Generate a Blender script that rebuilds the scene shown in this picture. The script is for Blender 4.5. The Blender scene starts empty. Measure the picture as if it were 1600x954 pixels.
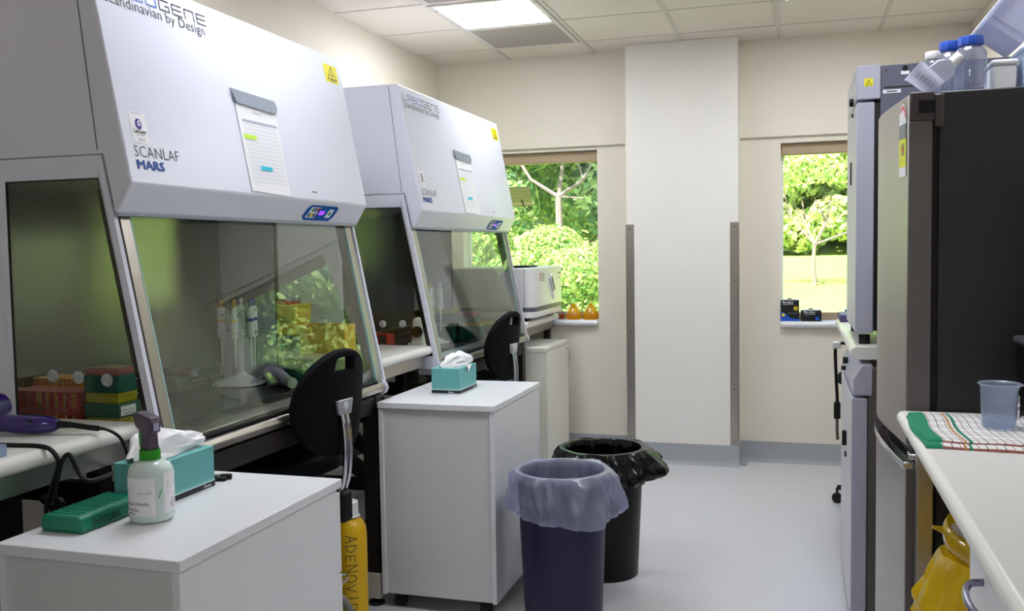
import bpy, bmesh, math, random
from mathutils import Vector, Matrix
random.seed(7)
SC = bpy.context.scene
COL = SC.collection
PI = math.pi

# ------------------------------------------------------------------ camera, world, sun, exposure
cam_data = bpy.data.cameras.new('camera')
cam_data.sensor_width = 36.0
cam_data.lens = 36.0 * 1452.39 / 1600.0
cam_data.clip_start = 0.02
cam_data.clip_end = 400
cam = bpy.data.objects.new('camera', cam_data)
COL.objects.link(cam)
def cam_matrix(yaw, pitch, roll):
    f = Vector((math.sin(yaw), math.cos(yaw), 0)); r = Vector((math.cos(yaw), -math.sin(yaw), 0)); u = Vector((0, 0, 1))
    f2 = math.cos(pitch) * f - math.sin(pitch) * u
    u2 = math.cos(pitch) * u + math.sin(pitch) * f
    r3 = math.cos(roll) * r + math.sin(roll) * u2
    u3 = -math.sin(roll) * r + math.cos(roll) * u2
    m = Matrix((r3, u3, -f2)).transposed().to_4x4()
    m.translation = Vector((0, 0, 1.42))
    return m
cam.matrix_world = cam_matrix(-0.29833518, 0.05921051, -0.01633369)
SC.camera = cam
SC.view_settings.view_transform = 'Standard'
SC.view_settings.look = 'None'
SC.view_settings.exposure = 0.08
SC.view_settings.gamma = 1.0
SC.view_settings.use_curve_mapping = False

world = bpy.data.worlds.new('sky')
SC.world = world
world.use_nodes = True
wn = world.node_tree
sky = wn.nodes.new('ShaderNodeTexSky')
sky.sky_type = 'NISHITA'
sky.sun_disc = False
sky.sun_elevation = math.radians(58)
sky.sun_rotation = math.radians(160)
wn.links.new(sky.outputs[0], wn.nodes['Background'].inputs[0])
wn.nodes['Background'].inputs[1].default_value = 0.55

sun_d = bpy.data.lights.new('sun', 'SUN')
sun_d.energy = 24.0
sun_d.angle = math.radians(0.6)
sun_d.color = (1.0, 0.96, 0.88)
sun = bpy.data.objects.new('sun', sun_d)
COL.objects.link(sun)
sun.rotation_euler = (math.radians(36), 0, math.radians(-22))
PANEL_STRENGTH = 23.0

# ------------------------------------------------------------------ materials
def lin(c):
    out = []
    for v in c:
        v = v / 255.0
        out.append(v / 12.92 if v <= 0.04045 else ((v + 0.055) / 1.055) ** 2.4)
    return (*out, 1.0)
MATS = {}
def mat(name, rgb=(200, 200, 200), rough=0.5, metal=0.0, noise=0.0, nscale=40.0, bump=0.0, bscale=200.0,
        trans=0.0, emit=None, estr=0.0, alpha=None, spec=0.5, coat=0.0, aniso=None, sheen=0.0, sss=0.0):
    if name in MATS: return MATS[name]
    m = bpy.data.materials.new(name); m.use_nodes = True
    nt = m.node_tree; b = nt.nodes['Principled BSDF']
    b.inputs['Base Color'].default_value = lin(rgb)
    b.inputs['Roughness'].default_value = rough
    b.inputs['Metallic'].default_value = metal
    b.inputs['Specular IOR Level'].default_value = spec
    b.inputs['Coat Weight'].default_value = coat
    b.inputs['Transmission Weight'].default_value = trans
    if sss:
        b.inputs['Subsurface Weight'].default_value = sss
        b.inputs['Subsurface Radius'].default_value = (0.02, 0.02, 0.02)
    if emit:
        b.inputs['Emission Color'].default_value = lin(emit); b.inputs['Emission Strength'].default_value = estr
    tc = nt.nodes.new('ShaderNodeTexCoord')
    if noise > 0:
        n = nt.nodes.new('ShaderNodeTexNoise'); n.inputs['Scale'].default_value = nscale; n.inputs['Detail'].default_value = 4
        nt.links.new(tc.outputs['Object'], n.inputs['Vector'])
        mx = nt.nodes.new('ShaderNodeMix'); mx.data_type = 'RGBA'
        c = lin(rgb)
        mx.inputs[6].default_value = tuple(max(0, x * (1 - noise)) for x in c[:3]) + (1,)
        mx.inputs[7].default_value = tuple(min(1, x * (1 + noise)) for x in c[:3]) + (1,)
        nt.links.new(n.outputs['Fac'], mx.inputs[0]); nt.links.new(mx.outputs[2], b.inputs['Base Color'])
    if bump > 0:
        n2 = nt.nodes.new('ShaderNodeTexNoise'); n2.inputs['Scale'].default_value = bscale; n2.inputs['Detail'].default_value = 3
        mp = nt.nodes.new('ShaderNodeMapping')
        if aniso: mp.inputs['Scale'].default_value = aniso
        nt.links.new(tc.outputs['Object'], mp.inputs[0]); nt.links.new(mp.outputs[0], n2.inputs['Vector'])
        bp = nt.nodes.new('ShaderNodeBump'); bp.inputs['Strength'].default_value = bump; bp.inputs['Distance'].default_value = 0.002
        nt.links.new(n2.outputs['Fac'], bp.inputs['Height']); nt.links.new(bp.outputs[0], b.inputs['Normal'])
    if alpha is not None:
        out = nt.nodes['Material Output']
        tr = nt.nodes.new('ShaderNodeBsdfTransparent'); ms = nt.nodes.new('ShaderNodeMixShader')
        ms.inputs[0].default_value = alpha
        nt.links.new(tr.outputs[0], ms.inputs[1]); nt.links.new(b.outputs[0], ms.inputs[2]); nt.links.new(ms.outputs[0], out.inputs[0])
    MATS[name] = m
    return m
def glass_mat(name, tint=(255, 255, 255), rough=0.0, base=0.04, body=None, bodyfac=0.0):
    """thin sheet: transparent + mirror by Schlick's law, same from both sides; optional milky body"""
    if name in MATS: return MATS[name]
    m = bpy.data.materials.new(name); m.use_nodes = True
    nt = m.node_tree; nt.nodes.remove(nt.nodes['Principled BSDF']); out = nt.nodes['Material Output']
    lw = nt.nodes.new('ShaderNodeLayerWeight'); lw.inputs[0].default_value = 0.5
    pw = nt.nodes.new('ShaderNodeMath'); pw.operation = 'POWER'; pw.inputs[1].default_value = 5.0
    ml = nt.nodes.new('ShaderNodeMath'); ml.operation = 'MULTIPLY_ADD'; ml.inputs[1].default_value = 1 - base; ml.inputs[2].default_value = base
    nt.links.new(lw.outputs['Facing'], pw.inputs[0]); nt.links.new(pw.outputs[0], ml.inputs[0])
    tr = nt.nodes.new('ShaderNodeBsdfTransparent'); tr.inputs[0].default_value = lin(tint)
    gl = nt.nodes.new('ShaderNodeBsdfGlossy'); gl.inputs['Roughness'].default_value = rough
    ms = nt.nodes.new('ShaderNodeMixShader')
    src = tr.outputs[0]
    if body:
        df = nt.nodes.new('ShaderNodeBsdfDiffuse'); df.inputs[0].default_value = lin(body)
        tl = nt.nodes.new('ShaderNodeBsdfTranslucent'); tl.inputs[0].default_value = lin(body)
        a = nt.nodes.new('ShaderNodeMixShader'); a.inputs[0].default_value = 0.4
        nt.links.new(df.outputs[0], a.inputs[1]); nt.links.new(tl.outputs[0], a.inputs[2])
        b2 = nt.nodes.new('ShaderNodeMixShader'); b2.inputs[0].default_value = bodyfac
        nt.links.new(tr.outputs[0], b2.inputs[1]); nt.links.new(a.outputs[0], b2.inputs[2]); src = b2.outputs[0]
    nt.links.new(ml.outputs[0], ms.inputs[0]); nt.links.new(src, ms.inputs[1]); nt.links.new(gl.outputs[0], ms.inputs[2])
    nt.links.new(ms.outputs[0], out.inputs[0])
    MATS[name] = m
    return m
def leaf_mat(name, a, b):
    if name in MATS: return MATS[name]
    m = bpy.data.materials.new(name); m.use_nodes = True
    nt = m.node_tree; nt.nodes.remove(nt.nodes['Principled BSDF']); out = nt.nodes['Material Output']
    g = nt.nodes.new('ShaderNodeNewGeometry')
    mx = nt.nodes.new('ShaderNodeMix'); mx.data_type = 'RGBA'
    mx.inputs[6].default_value = lin(a); mx.inputs[7].default_value = lin(b)
    nt.links.new(g.outputs['Random Per Island'], mx.inputs[0])
    d = nt.nodes.new('ShaderNodeBsdfDiffuse'); t = nt.nodes.new('ShaderNodeBsdfTranslucent'); s = nt.nodes.new('ShaderNodeMixShader'); s.inputs[0].default_value = 0.4
    nt.links.new(mx.outputs[2], d.inputs[0]); nt.links.new(mx.outputs[2], t.inputs[0])
    nt.links.new(d.outputs[0], s.inputs[1]); nt.links.new(t.outputs[0], s.inputs[2]); nt.links.new(s.outputs[0], out.inputs[0])
    MATS[name] = m
    return m

WALL = mat('wall_paint', (228, 220, 206), 0.6, noise=0.02, nscale=3, bump=0.05, bscale=300)
PILLAR = mat('pillar_paint', (232, 228, 222), 0.55, noise=0.02, nscale=3)
CEIL = mat('ceiling_tile', (226, 215, 204), 0.8, noise=0.04, nscale=60)
TBAR = mat('ceiling_bar', (205, 197, 188), 0.6)
FLOOR = mat('vinyl_floor', (198, 198, 200), 0.33, noise=0.10, nscale=180, bump=0.02, bscale=60)
SKIRT = mat('grey_vinyl_skirting', (160, 164, 168), 0.5, noise=0.05, nscale=90)
FRAME = mat('window_frame_metal', (172, 150, 124), 0.5)
SILL = mat('sill_white', (232, 232, 236), 0.35)
PANE = glass_mat('window_glass', (250, 255, 252))
SASHG = glass_mat('sash_glass', (250, 254, 251), 0.0, 0.06)
SIDEG = glass_mat('side_window_glass', (246, 249, 242), 0.0, 0.03)
POWDER = mat('white_powder_coat', (219, 221, 235), 0.32, noise=0.01, nscale=4)
POWDER2 = mat('grey_white_powder_coat', (198, 200, 206), 0.32)
LAM = mat('white_laminate', (226, 227, 230), 0.35, noise=0.01, nscale=5)
LAMW = mat('cream_laminate', (222, 219, 208), 0.4)
LAMG = mat('grey_white_laminate', (208, 210, 210), 0.4)
BENCH = mat('bench_laminate', (230, 228, 222), 0.28)
STEEL = mat('brushed_steel', (178, 172, 164), 0.3, 1.0, bump=0.12, bscale=30, aniso=(1, 1, 40))
STEELB = mat('cabinet_liner_steel', (128, 128, 124), 0.24, 1.0, bump=0.06, bscale=20, aniso=(1, 30, 1))
STEELW = mat('worktop_steel', (84, 84, 88), 0.2, 1.0, bump=0.03, bscale=40)
CHROME = mat('chrome', (215, 215, 220), 0.1, 1.0)
ALU = mat('aluminium', (200, 200, 205), 0.35, 1.0)
DARKST = mat('dark_bronze_steel', (38, 32, 28), 0.45, 0.3)
BEIGE = mat('beige_powder_coat', (200, 196, 180), 0.5)
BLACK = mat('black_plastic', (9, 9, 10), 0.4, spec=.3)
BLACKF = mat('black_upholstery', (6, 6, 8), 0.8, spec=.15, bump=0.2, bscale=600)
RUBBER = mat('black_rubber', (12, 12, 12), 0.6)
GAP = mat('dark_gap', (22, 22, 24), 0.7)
INK = mat('black_ink', (28, 28, 32), 0.6)
INKG = mat('grey_ink', (96, 96, 106), 0.6)
INKB = mat('blue_ink', (18, 78, 158), 0.5)
INKP = mat('violet_ink', (60, 48, 150), 0.5)
PAPER = mat('white_paper', (238, 238, 242), 0.7)
PAPERG = mat('grey_grid_ink', (176, 178, 196), 0.7)
WHITEP = mat('white_plastic', (232, 232, 232), 0.35)
GREYP = mat('grey_plastic', (150, 156, 170), 0.4)
YELLOW = mat('yellow_sticker', (240, 228, 20), 0.5)
TEAL = mat('teal_card', (112, 186, 184), 0.55, noise=0.05, nscale=14)
TEALD = mat('dark_teal_stripe', (66, 136, 138), 0.55)
NAVY = mat('navy_card', (20, 22, 40), 0.5)
TISSUE = mat('tissue_paper', (244, 244, 246), 0.85)

# ------------------------------------------------------------------ mesh helpers
class MB:
    def __init__(s): s.v = []; s.f = []; s.m = []; s.M = None
    def add(s, vs, fs, mi=0):
        o = len(s.v)
        s.v += [tuple(s.M @ Vector(p)) if s.M else tuple(p) for p in vs]
        s.f += [tuple(i + o for i in f) for f in fs]; s.m += [mi] * len(fs)
        return s
    def box(s, x0, x1, y0, y1, z0, z1, mi=0):
        vs = [(x0, y0, z0), (x1, y0, z0), (x1, y1, z0), (x0, y1, z0), (x0, y0, z1), (x1, y0, z1), (x1, y1, z1), (x0, y1, z1)]
        return s.add(vs, [(0, 3, 2, 1), (4, 5, 6, 7), (0, 1, 5, 4), (1, 2, 6, 5), (2, 3, 7, 6), (3, 0, 4, 7)], mi)
    def prism(s, poly, axis, a, b, mi=0):
        n = len(poly)
        def P(p, t):
            if axis == 'y': return (p[0], t, p[1])
            if axis == 'x': return (t, p[0], p[1])
            return (p[0], p[1], t)
        vs = [P(p, a) for p in poly] + [P(p, b) for p in poly]
        fs = [tuple(range(n)), tuple(range(2 * n - 1, n - 1, -1))] + [(i, i + n, (i + 1) % n + n, (i + 1) % n) for i in range(n)]
        return s.add(vs, fs, mi)
    def lathe(s, prof, cx=0, cy=0, cz=0, seg=32, mi=0, M=None, sx=1, sy=1, cap=True):
        vs = []; fs = []
        for r, z in prof:
            for k in range(seg):
                a = 2 * PI * k / seg
                p = Vector((r * math.cos(a) * sx, r * math.sin(a) * sy, z))
                if M: p = M @ p
                vs.append((p.x + cx, p.y + cy, p.z + cz))
        for i in range(len(prof) - 1):
            for k in range(seg):
                k2 = (k + 1) % seg
                fs.append((i * seg + k, i * seg + k2, (i + 1) * seg + k2, (i + 1) * seg + k))
        if cap and prof[0][0] > 1e-6: fs.append(tuple(range(seg - 1, -1, -1)))
        if cap and prof[-1][0] > 1e-6: fs.append(tuple((len(prof) - 1) * seg + k for k in range(seg)))
        return s.add(vs, fs, mi)
    def cyl(s, p, q, r, seg=16, mi=0, r2=None):
        return s.tube([p, q], r, seg, mi, r2=r2)
    def curve(s, pts, r, seg=10, sub=6, **k):
        P = [Vector(p) for p in pts]; P = [P[0] * 2 - P[1]] + P + [P[-1] * 2 - P[-2]]; out = []
        for i in range(1, len(P) - 2):
            a, b, c, d = P[i - 1:i + 3]
            for q in range(sub):
                t = q / sub
                out.append(.5 * (2 * b + (c - a) * t + (2 * a - 5 * b + 4 * c - d) * t * t + (3 * b - a - 3 * c + d) * t ** 3))
        return s.tube(out + [P[-2]], r, seg, **k)
    def tube(s, pts, r, seg=10, mi=0, r2=None, flat=1.0):
        pts = [Vector(p) for p in pts]; n = len(pts); vs = []; fs = []
        t0 = (pts[1] - pts[0]).normalized()
        up = Vector((0, 0, 1)) if abs(t0.z) < 0.9 else Vector((1, 0, 0))
        side = t0.cross(up).normalized()
        for i, p in enumerate(pts):
            t = ((pts[min(i + 1, n - 1)] - pts[max(i - 1, 0)])).normalized()
            side = (side - t * side.dot(t)).normalized(); u = side.cross(t)
            rr = r if r2 is None else r + (r2 - r) * i / (n - 1)
            if isinstance(r, (list, tuple)): rr = r[i]
            for k in range(seg):
                a = 2 * PI * k / seg
                vs.append(tuple(p + side * math.cos(a) * rr + u * math.sin(a) * rr * flat))
        for i in range(n - 1):
            for k in range(seg):
                k2 = (k + 1) % seg
                fs.append((i * seg + k, i * seg + k2, (i + 1) * seg + k2, (i + 1) * seg + k))
        fs.append(tuple(range(seg - 1, -1, -1))); fs.append(tuple((n - 1) * seg + k for k in range(seg)))
        return s.add(vs, fs, mi)
    def bar(s, p, q, w, h, mi=0):
        """rectangular bar from p to q; w sideways (horizontal), h the other way"""
        p = Vector(p); q = Vector(q); t = (q - p).normalized()
        up = Vector((0, 0, 1)) if abs(t.z) < 0.95 else Vector((1, 0, 0))
        sd = t.cross(up).normalized() * w / 2; u = sd.cross(t).normalized() * h / 2
        vs = [tuple(c + a * sd + b * u) for c in (p, q) for a, b in ((-1, -1), (1, -1), (1, 1), (-1, 1))]
        return s.add(vs, [(0, 1, 2, 3), (7, 6, 5, 4), (0, 4, 5, 1), (1, 5, 6, 2), (2, 6, 7, 3), (3, 7, 4, 0)], mi)
    def grid(s, nu, nv, fn, mi=0, skip=None, closed=False):
        vs = [tuple(fn(i / (nu - (0 if closed else 1)), j / (nv - 1))) for j in range(nv) for i in range(nu)]
        fs = []
        for j in range(nv - 1):
            for i in range(nu if closed else nu - 1):
                if skip and skip(i, j): continue
                i2 = (i + 1) % nu
                fs.append((j * nu + i, j * nu + i2, (j + 1) * nu + i2, (j + 1) * nu + i))
        return s.add(vs, fs, mi)
    def build(s, name, m, parent=None, bevel=0.0, seg=2, subsurf=0, solid=0.0, angle=35, mats=None, fix=True):
        me = bpy.data.meshes.new(name)
        me.from_pydata(s.v, [], s.f)
        for mm in ([m] + list(mats or [])): me.materials.append(mm)
        for p, i in zip(me.polygons, s.m): p.material_index = i
        if fix:
            bm = bmesh.new(); bm.from_mesh(me); bmesh.ops.recalc_face_normals(bm, faces=bm.faces); bm.to_mesh(me); bm.free()
        me.shade_smooth()
        me.set_sharp_from_angle(angle=math.radians(angle))
        o = bpy.data.objects.new(name, me); COL.objects.link(o)
        if parent: o.parent = parent
        if solid:
            md = o.modifiers.new('solid', 'SOLIDIFY'); md.thickness = solid; md.offset = 0
        if bevel:
            md = o.modifiers.new('bevel', 'BEVEL'); md.width = bevel; md.segments = seg; md.limit_method = 'ANGLE'; md.angle_limit = math.radians(40)
        if subsurf:
            md = o.modifiers.new('sub', 'SUBSURF'); md.levels = subsurf; md.render_levels = subsurf
            o.data.shade_smooth()
        return o
def tag(o, label=None, cat=None, group=None, kind=None):
    if label: o['label'] = label
    if cat: o['category'] = cat
    if group: o['group'] = group
    if kind: o['kind'] = kind
    return o
def thing(name, label, cat, loc=(0, 0, 0), rz=0.0, group=None):
    o = bpy.data.objects.new(name, None); COL.objects.link(o)
    o.empty_display_size = 0.05
    o.location = loc; o.rotation_euler = (0, 0, rz)
    return tag(o, label, cat, group)
def struct(name, mb, m, parent=None, **k):
    o = mb.build(name, m, parent, **k)
    if not parent: o['kind'] = 'structure'
    return o
def dup(o, loc=None, rot=None, label=None, group=None, parent=None):
    c = o.copy(); COL.objects.link(c)
    if parent: c.parent = parent
    if loc: c.location = loc
    if rot: c.rotation_euler = rot
    if label: c['label'] = label
    if group: c['group'] = group
    for ch in list(o.children): dup(ch, parent=c)
    return c
_tc = {}
def text_geo(body, bold=0.0):
    key = (body, bold)
    if key in _tc: return _tc[key]
    cu = bpy.data.curves.new('lettering', 'FONT'); cu.body = body; cu.size = 1.0; cu.resolution_u = 2; cu.offset = bold
    o = bpy.data.objects.new('lettering', cu); COL.objects.link(o)
    dg = bpy.context.evaluated_depsgraph_get(); dg.update()
    me = bpy.data.meshes.new_from_object(o.evaluated_get(dg))
    vs = [tuple(v.co) for v in me.vertices]; fs = [tuple(p.vertices) for p in me.polygons]
    bpy.data.objects.remove(o); bpy.data.curves.remove(cu); bpy.data.meshes.remove(me)
    x0 = min(v[0] for v in vs); x1 = max(v[0] for v in vs); y0 = min(v[1] for v in vs); y1 = max(v[1] for v in vs)
    vs = [((v[0] - x0) / (x1 - x0), (v[1] - y0) / (y1 - y0)) for v in vs]
    _tc[key] = (vs, fs)
    return _tc[key]
def text(mb, body, w, h, fn, bold=0.0, mi=0):
    """lettering fitted to w x h; fn maps local (x, y) to space"""
    vs, fs = text_geo(body, bold)
    mb.add([tuple(fn(x * w, y * h)) for x, y in vs], fs, mi)
def plane_fn(o, ux, uy):
    o = Vector(o); ux = Vector(ux); uy = Vector(uy)
    return lambda x, y: o + ux * x + uy * y
def stroke(mb, pts, w, fn, mi=0):
    """flat ribbon along a 2-D polyline"""
    for (a, b) in zip(pts[:-1], pts[1:]):
        d = Vector((b[0] - a[0], b[1] - a[1])); L = d.length; d /= L; n = Vector((-d.y, d.x)) * w / 2
        a2 = Vector(a) - d * w / 2; b2 = Vector(b) + d * w / 2
        q = [a2 + n, b2 + n, b2 - n, a2 - n]
        mb.add([tuple(fn(p.x, p.y)) for p in q], [(0, 1, 2, 3)], mi)
def rect(mb, x0, x1, y0, y1, fn, mi=0):
    mb.add([tuple(fn(x0, y0)), tuple(fn(x1, y0)), tuple(fn(x1, y1)), tuple(fn(x0, y1))], [(0, 1, 2, 3)], mi)

# ------------------------------------------------------------------ room shell
XL, XR, YB, YN, ZC = -2.46, 1.01, 6.30, -3.0, 2.75
struct('floor', MB().box(XL - .2, XR + .2, YN - .2, YB + .25, -.1, 0), FLOOR)
struct('ceiling', MB().box(XL - .2, XR + .2, YN - .2, YB + .25, ZC, ZC + .3), CEIL)
struct('wall_left', MB().box(XL - .2, XL, YN, YB + .25, 0, ZC), WALL)
struct('wall_right', MB().box(XR, XR + .2, YN, YB + .25, 0, ZC), WALL)
struct('wall_near', MB().box(XL, XR, YN - .2, YN, 0, ZC), WALL)
W1 = (-2.30, -1.315, 0.93, 2.10); W2 = (-0.104, 0.90, 0.93, 2.085)
wb = MB()
yb2 = YB + .2; zs = 2.125
for x0, x1 in ((XL, W1[0]), (W1[1], W2[0]), (W2[1], XR)): wb.box(x0, x1, YB + .015, yb2, 0, zs)
for w in (W1, W2):
    wb.box(w[0], w[1], YB + .015, yb2, 0, w[2] - .03)
    wb.box(w[0], w[1], YB + .015, yb2, w[3], zs)
wb.box(XL, XR, YB - .012, yb2, zs, ZC)
struct('wall_back', wb, WALL)
PX0, PX1, PY = -1.085, -0.362, 6.13
struct('wall_pillar', MB().box(PX0, PX1, PY, YB + .02, 0, ZC), PILLAR, bevel=.006)
# ceiling bars
cb = MB(); GX = [-1.92 + .602 * i for i in range(-0, 5)]; GY = [5.93 - .596 * i for i in range(15)]
for x in GX: cb.box(x - .012, x + .012, YN, YB - .012, ZC - .005, ZC + .01)
for y in GY: cb.box(XL, XR, y - .007, y + .007, ZC - .0035, ZC + .01)
struct('trim_1', cb, TBAR)
# skirting with a coved foot
def skirt(name, poly_pts, nrm):
    mb = MB()
    for (a, b), n in zip(poly_pts, nrm):
        prof = [(0.0, .13), (.005, .13), (.005, .035), (.012, .016), (.03, .005), (.05, .001), (.05, 0), (0, 0)]
        a = Vector((*a, 0)); b = Vector((*b, 0)); n = Vector((*n, 0))
        k = len(prof)
        vs = [tuple(a + n * p[0] + Vector((0, 0, p[1]))) for p in prof] + [tuple(b + n * p[0] + Vector((0, 0, p[1]))) for p in prof]
        mb.add(vs, [tuple(range(k)), tuple(range(2 * k - 1, k - 1, -1))] + [(i, i + k, (i + 1) % k + k, (i + 1) % k) for i in range(k)])
    struct(name, mb, SKIRT)
yw = YB + .015
skirt('baseboard_back', [((XL, yw), (PX0, yw)), ((PX1, yw), (XR, yw)), ((PX0 - .005, PY), (PX1 + .005, PY)), ((PX0, PY), (PX0, yw)), ((PX1, PY), (PX1, yw))],
      [(0, -1), (0, -1), (0, -1), (-1, 0), (1, 0)])
skirt('baseboard_left', [((XL, YN), (XL, yw))], [(1, 0)])
skirt('baseboard_right', [((XR, YN), (XR, yw))], [(-1, 0)])
# steel corner guards on the pillar
for i, (x0, x1, sx) in enumerate(((PX0 - .003, PX0 + .052, 0), (PX1 - .052, PX1 + .003, 1))):
    mb = MB().box(x0, x1, PY - .0035, PY + .001, .13, 1.578)
    xe = x0 if sx == 0 else x1 - .003
    mb.box(xe, xe + .003, PY - .0035, PY + .05, .13, 1.578)
    for z in (.16, .5, .86, 1.2, 1.55):
        mb.cyl((x0 + .027, PY - .0052, z), (x0 + .027, PY - .003, z), .004, 10, mi=1)
    struct('trim_%d' % (i + 2), mb, STEEL, bevel=.0008, mats=[GAP])
# windows
for i, (x0, x1, z0, z1) in enumerate((W1, W2)):
    t = bpy.data.objects.new('window_%d' % (i + 1), None); COL.objects.link(t); t['kind'] = 'structure'
    ya, yb = YB + .125, YB + .165
    fr = MB()
    fr.box(x0, x1, ya, yb, z1 - .028, z1); fr.box(x0, x1, ya, yb, z0, z0 + .05)
    fr.build('window_frame', FRAME, t, bevel=.002)
    for xa, xb in ((x0, x0 + .014), (x1 - .014, x1)): MB().box(xa, xb, ya, yb, z0, z1).build('window_frame', SILL, t)  # side members white: daylight on the jambs is put into their colour
    hd = MB().box(x0 + .002, x1 - .002, YB + .06, YB + .12, z1 - .075, z1)
    hd.build('blind_cassette', FRAME, t, bevel=.008)
    MB().box(x0 + .01, x1 - .01, YB + .143, YB + .147, z0 + .04, z1 - .02).build('pane', PANE, t)
    prof = [(YB + .125, z0 - .04), (YB + .125, z0)] + [(YB - .012 - .02 * math.sin(a), z0 - .02 + .02 * math.cos(a)) for a in [PI * k / 8 for k in range(9)]]
    MB().prism(prof, 'x', x0 + .001, x1 - .001 if i == 0 else x1).build('window_sill', SILL, t)

# ------------------------------------------------------------------ ceiling fittings
DIFF = mat('light_diffuser', (255, 255, 255), 0.5, emit=(244, 248, 255), estr=PANEL_STRENGTH)
LFRAME = mat('light_frame', (214, 208, 204), 0.4)
def ceiling_light(cx, cy, label):
    t = thing('ceiling_light', label, 'ceiling light', (cx, cy, ZC), group='ceiling light panels')
    f = MB(); a, b = .292, .262
    for x0, x1, y0, y1 in ((-a, a, -a, -b), (-a, a, b, a), (-a, -b, -b, b), (b, a, -b, b)): f.box(x0, x1, y0, y1, -.012, .004)
    for k in (-.18, .18):
        for p in ((k, -.277), (k, .277), (-.277, k), (.277, k)): f.cyl((*p, -.014), (*p, -.011), .005, 8, mi=1)
    f.build('light_frame', LFRAME, t, bevel=.002, mats=[GAP])
    MB().box(-b, b, -b, b, -.008, .002).build('diffuser', DIFF, t)
for cx, cy, lb in ((-1.625, 5.045, 'lit square ceiling light panel above the far safety cabinet'),
                   (0.20, 5.045, 'lit square ceiling light panel at the top edge near the fridge side'),
                   (-1.625, 2.66, 'lit square ceiling light panel over the near safety cabinet'),
                   (0.20, 2.66, 'lit square ceiling light panel over the fridge'),
                   (-0.70, -1.8, 'lit square ceiling light panel at the near end of the room')):
    ceiling_light(cx, cy, lb)
VENT = mat('grey_perforated_panel', (158, 146, 144), 0.5, noise=0.1, nscale=400)
for cy, lb in ((5.635, 'grey return air panel between ceiling light and back wall'), (4.44, 'grey return air panel on the near side of the ceiling light')):
    t = thing('ceiling_vent', lb, 'ceiling vent', (-1.625, cy, ZC), group='grey ceiling panels')
    f = MB(); a, b = .288, .262
    for x0, x1, y0, y1 in ((-a, a, -a, -b), (-a, a, b, a), (-a, -b, -b, b), (b, a, -b, b)): f.box(x0, x1, y0, y1, -.01, .004)
    f.build('frame', LFRAME, t, bevel=.002)
    MB().box(-b, b, -b, b, -.007, .002).build('grille', VENT, t)

# ------------------------------------------------------------------ outdoors
GRASS = mat('lawn', (150, 166, 78), 0.9, noise=0.25, nscale=0.7)
def ground_z(y): return -.3 + .028 * (y - 6.5) + (0 if y < 50 else .26 * (y - 50))
g = MB(); ys = [6.52, 12, 20, 30, 50, 70, 100]
g.add([(x, y, ground_z(y)) for y in ys for x in (-70, 70)], [(2 * i, 2 * i + 1, 2 * i + 3, 2 * i + 2) for i in range(len(ys) - 1)])
tag(g.build('lawn', GRASS), kind='structure')
BARK = mat('pale_bark', (128, 112, 106), 0.9, noise=0.2, nscale=6)
BARKD = mat('grey_bark', (120, 104, 92), 0.9, noise=0.2, nscale=6)
LEAF = [leaf_mat('leaf_bright', (214, 218, 136), (100, 150, 80)), leaf_mat('leaf_pale', (222, 222, 150), (140, 178, 104)), leaf_mat('leaf_deep', (132, 166, 92), (56, 104, 70)), leaf_mat('leaf_mid', (198, 212, 142), (74, 128, 92))]
def blob_leaves(seed, blobs, n, size):
    rnd = random.Random(seed); mb = MB()
    tot = sum(b[3] ** 2 for b in blobs)
    for bx, by, bz, r, sq in blobs:
        for _ in range(int(n * r * r / tot)):
            while True:
                d = Vector((rnd.uniform(-1, 1), rnd.uniform(-1, 1), rnd.uniform(-1, 1)))
                if .05 < d.length < 1: break
            d.normalize(); rr = r * (0.55 + 0.45 * rnd.random() ** .5)
            p = Vector((bx, by, bz)) + Vector((d.x, d.y, d.z * sq)) * rr
            a = Vector((rnd.uniform(-1, 1), rnd.uniform(-1, 1), rnd.uniform(-1, 1))).normalized()
            nrm = (d + .8 * a).normalized(); u = nrm.cross(a).normalized() if nrm.cross(a).length > .01 else Vector((1, 0, 0)); v = nrm.cross(u)
            s = size * rnd.uniform(.6, 1.4)
            mb.add([tuple(p + u * s), tuple(p + v * s * .5), tuple(p - u * s), tuple(p - v * s * .5)], [(0, 1, 2, 3)])
    return mb
def trunk(mb, base, h, r, forks, seed=0):
    rnd = random.Random(seed); b = Vector(base)
    top = b + Vector((rnd.uniform(-.1, .1), rnd.uniform(-.1, .1), h))
    mb.tube([b, b.lerp(top, .5) + Vector((rnd.uniform(-.06, .06), 0, 0)), top], r, 8, r2=r * .7)
    for dx, dy, dz, rr in forks:
        e = top + Vector((dx, dy, dz)); m = top.lerp(e, .5) + Vector((dx * .18, dy * .18, -dz * .06))
        mb.tube([top, m, e], rr, 6, r2=rr * .4)
        mb.tube([m, m + Vector((dx * .1 - dz * .25, 0, dz * .5))], rr * .6, 5, r2=rr * .2)
def tree(name, label, loc, blobs, n, size, lm, tr, bark, seed, group=None, cat='tree'):
    t = thing(name, label, cat, loc, 0, group)
    if n: blob_leaves(seed, blobs, n, size).build('foliage', lm, t, fix=False)
    mb = MB(); trunk(mb, *tr, seed=seed); mb.build('trunk', bark, t)
    return t
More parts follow.
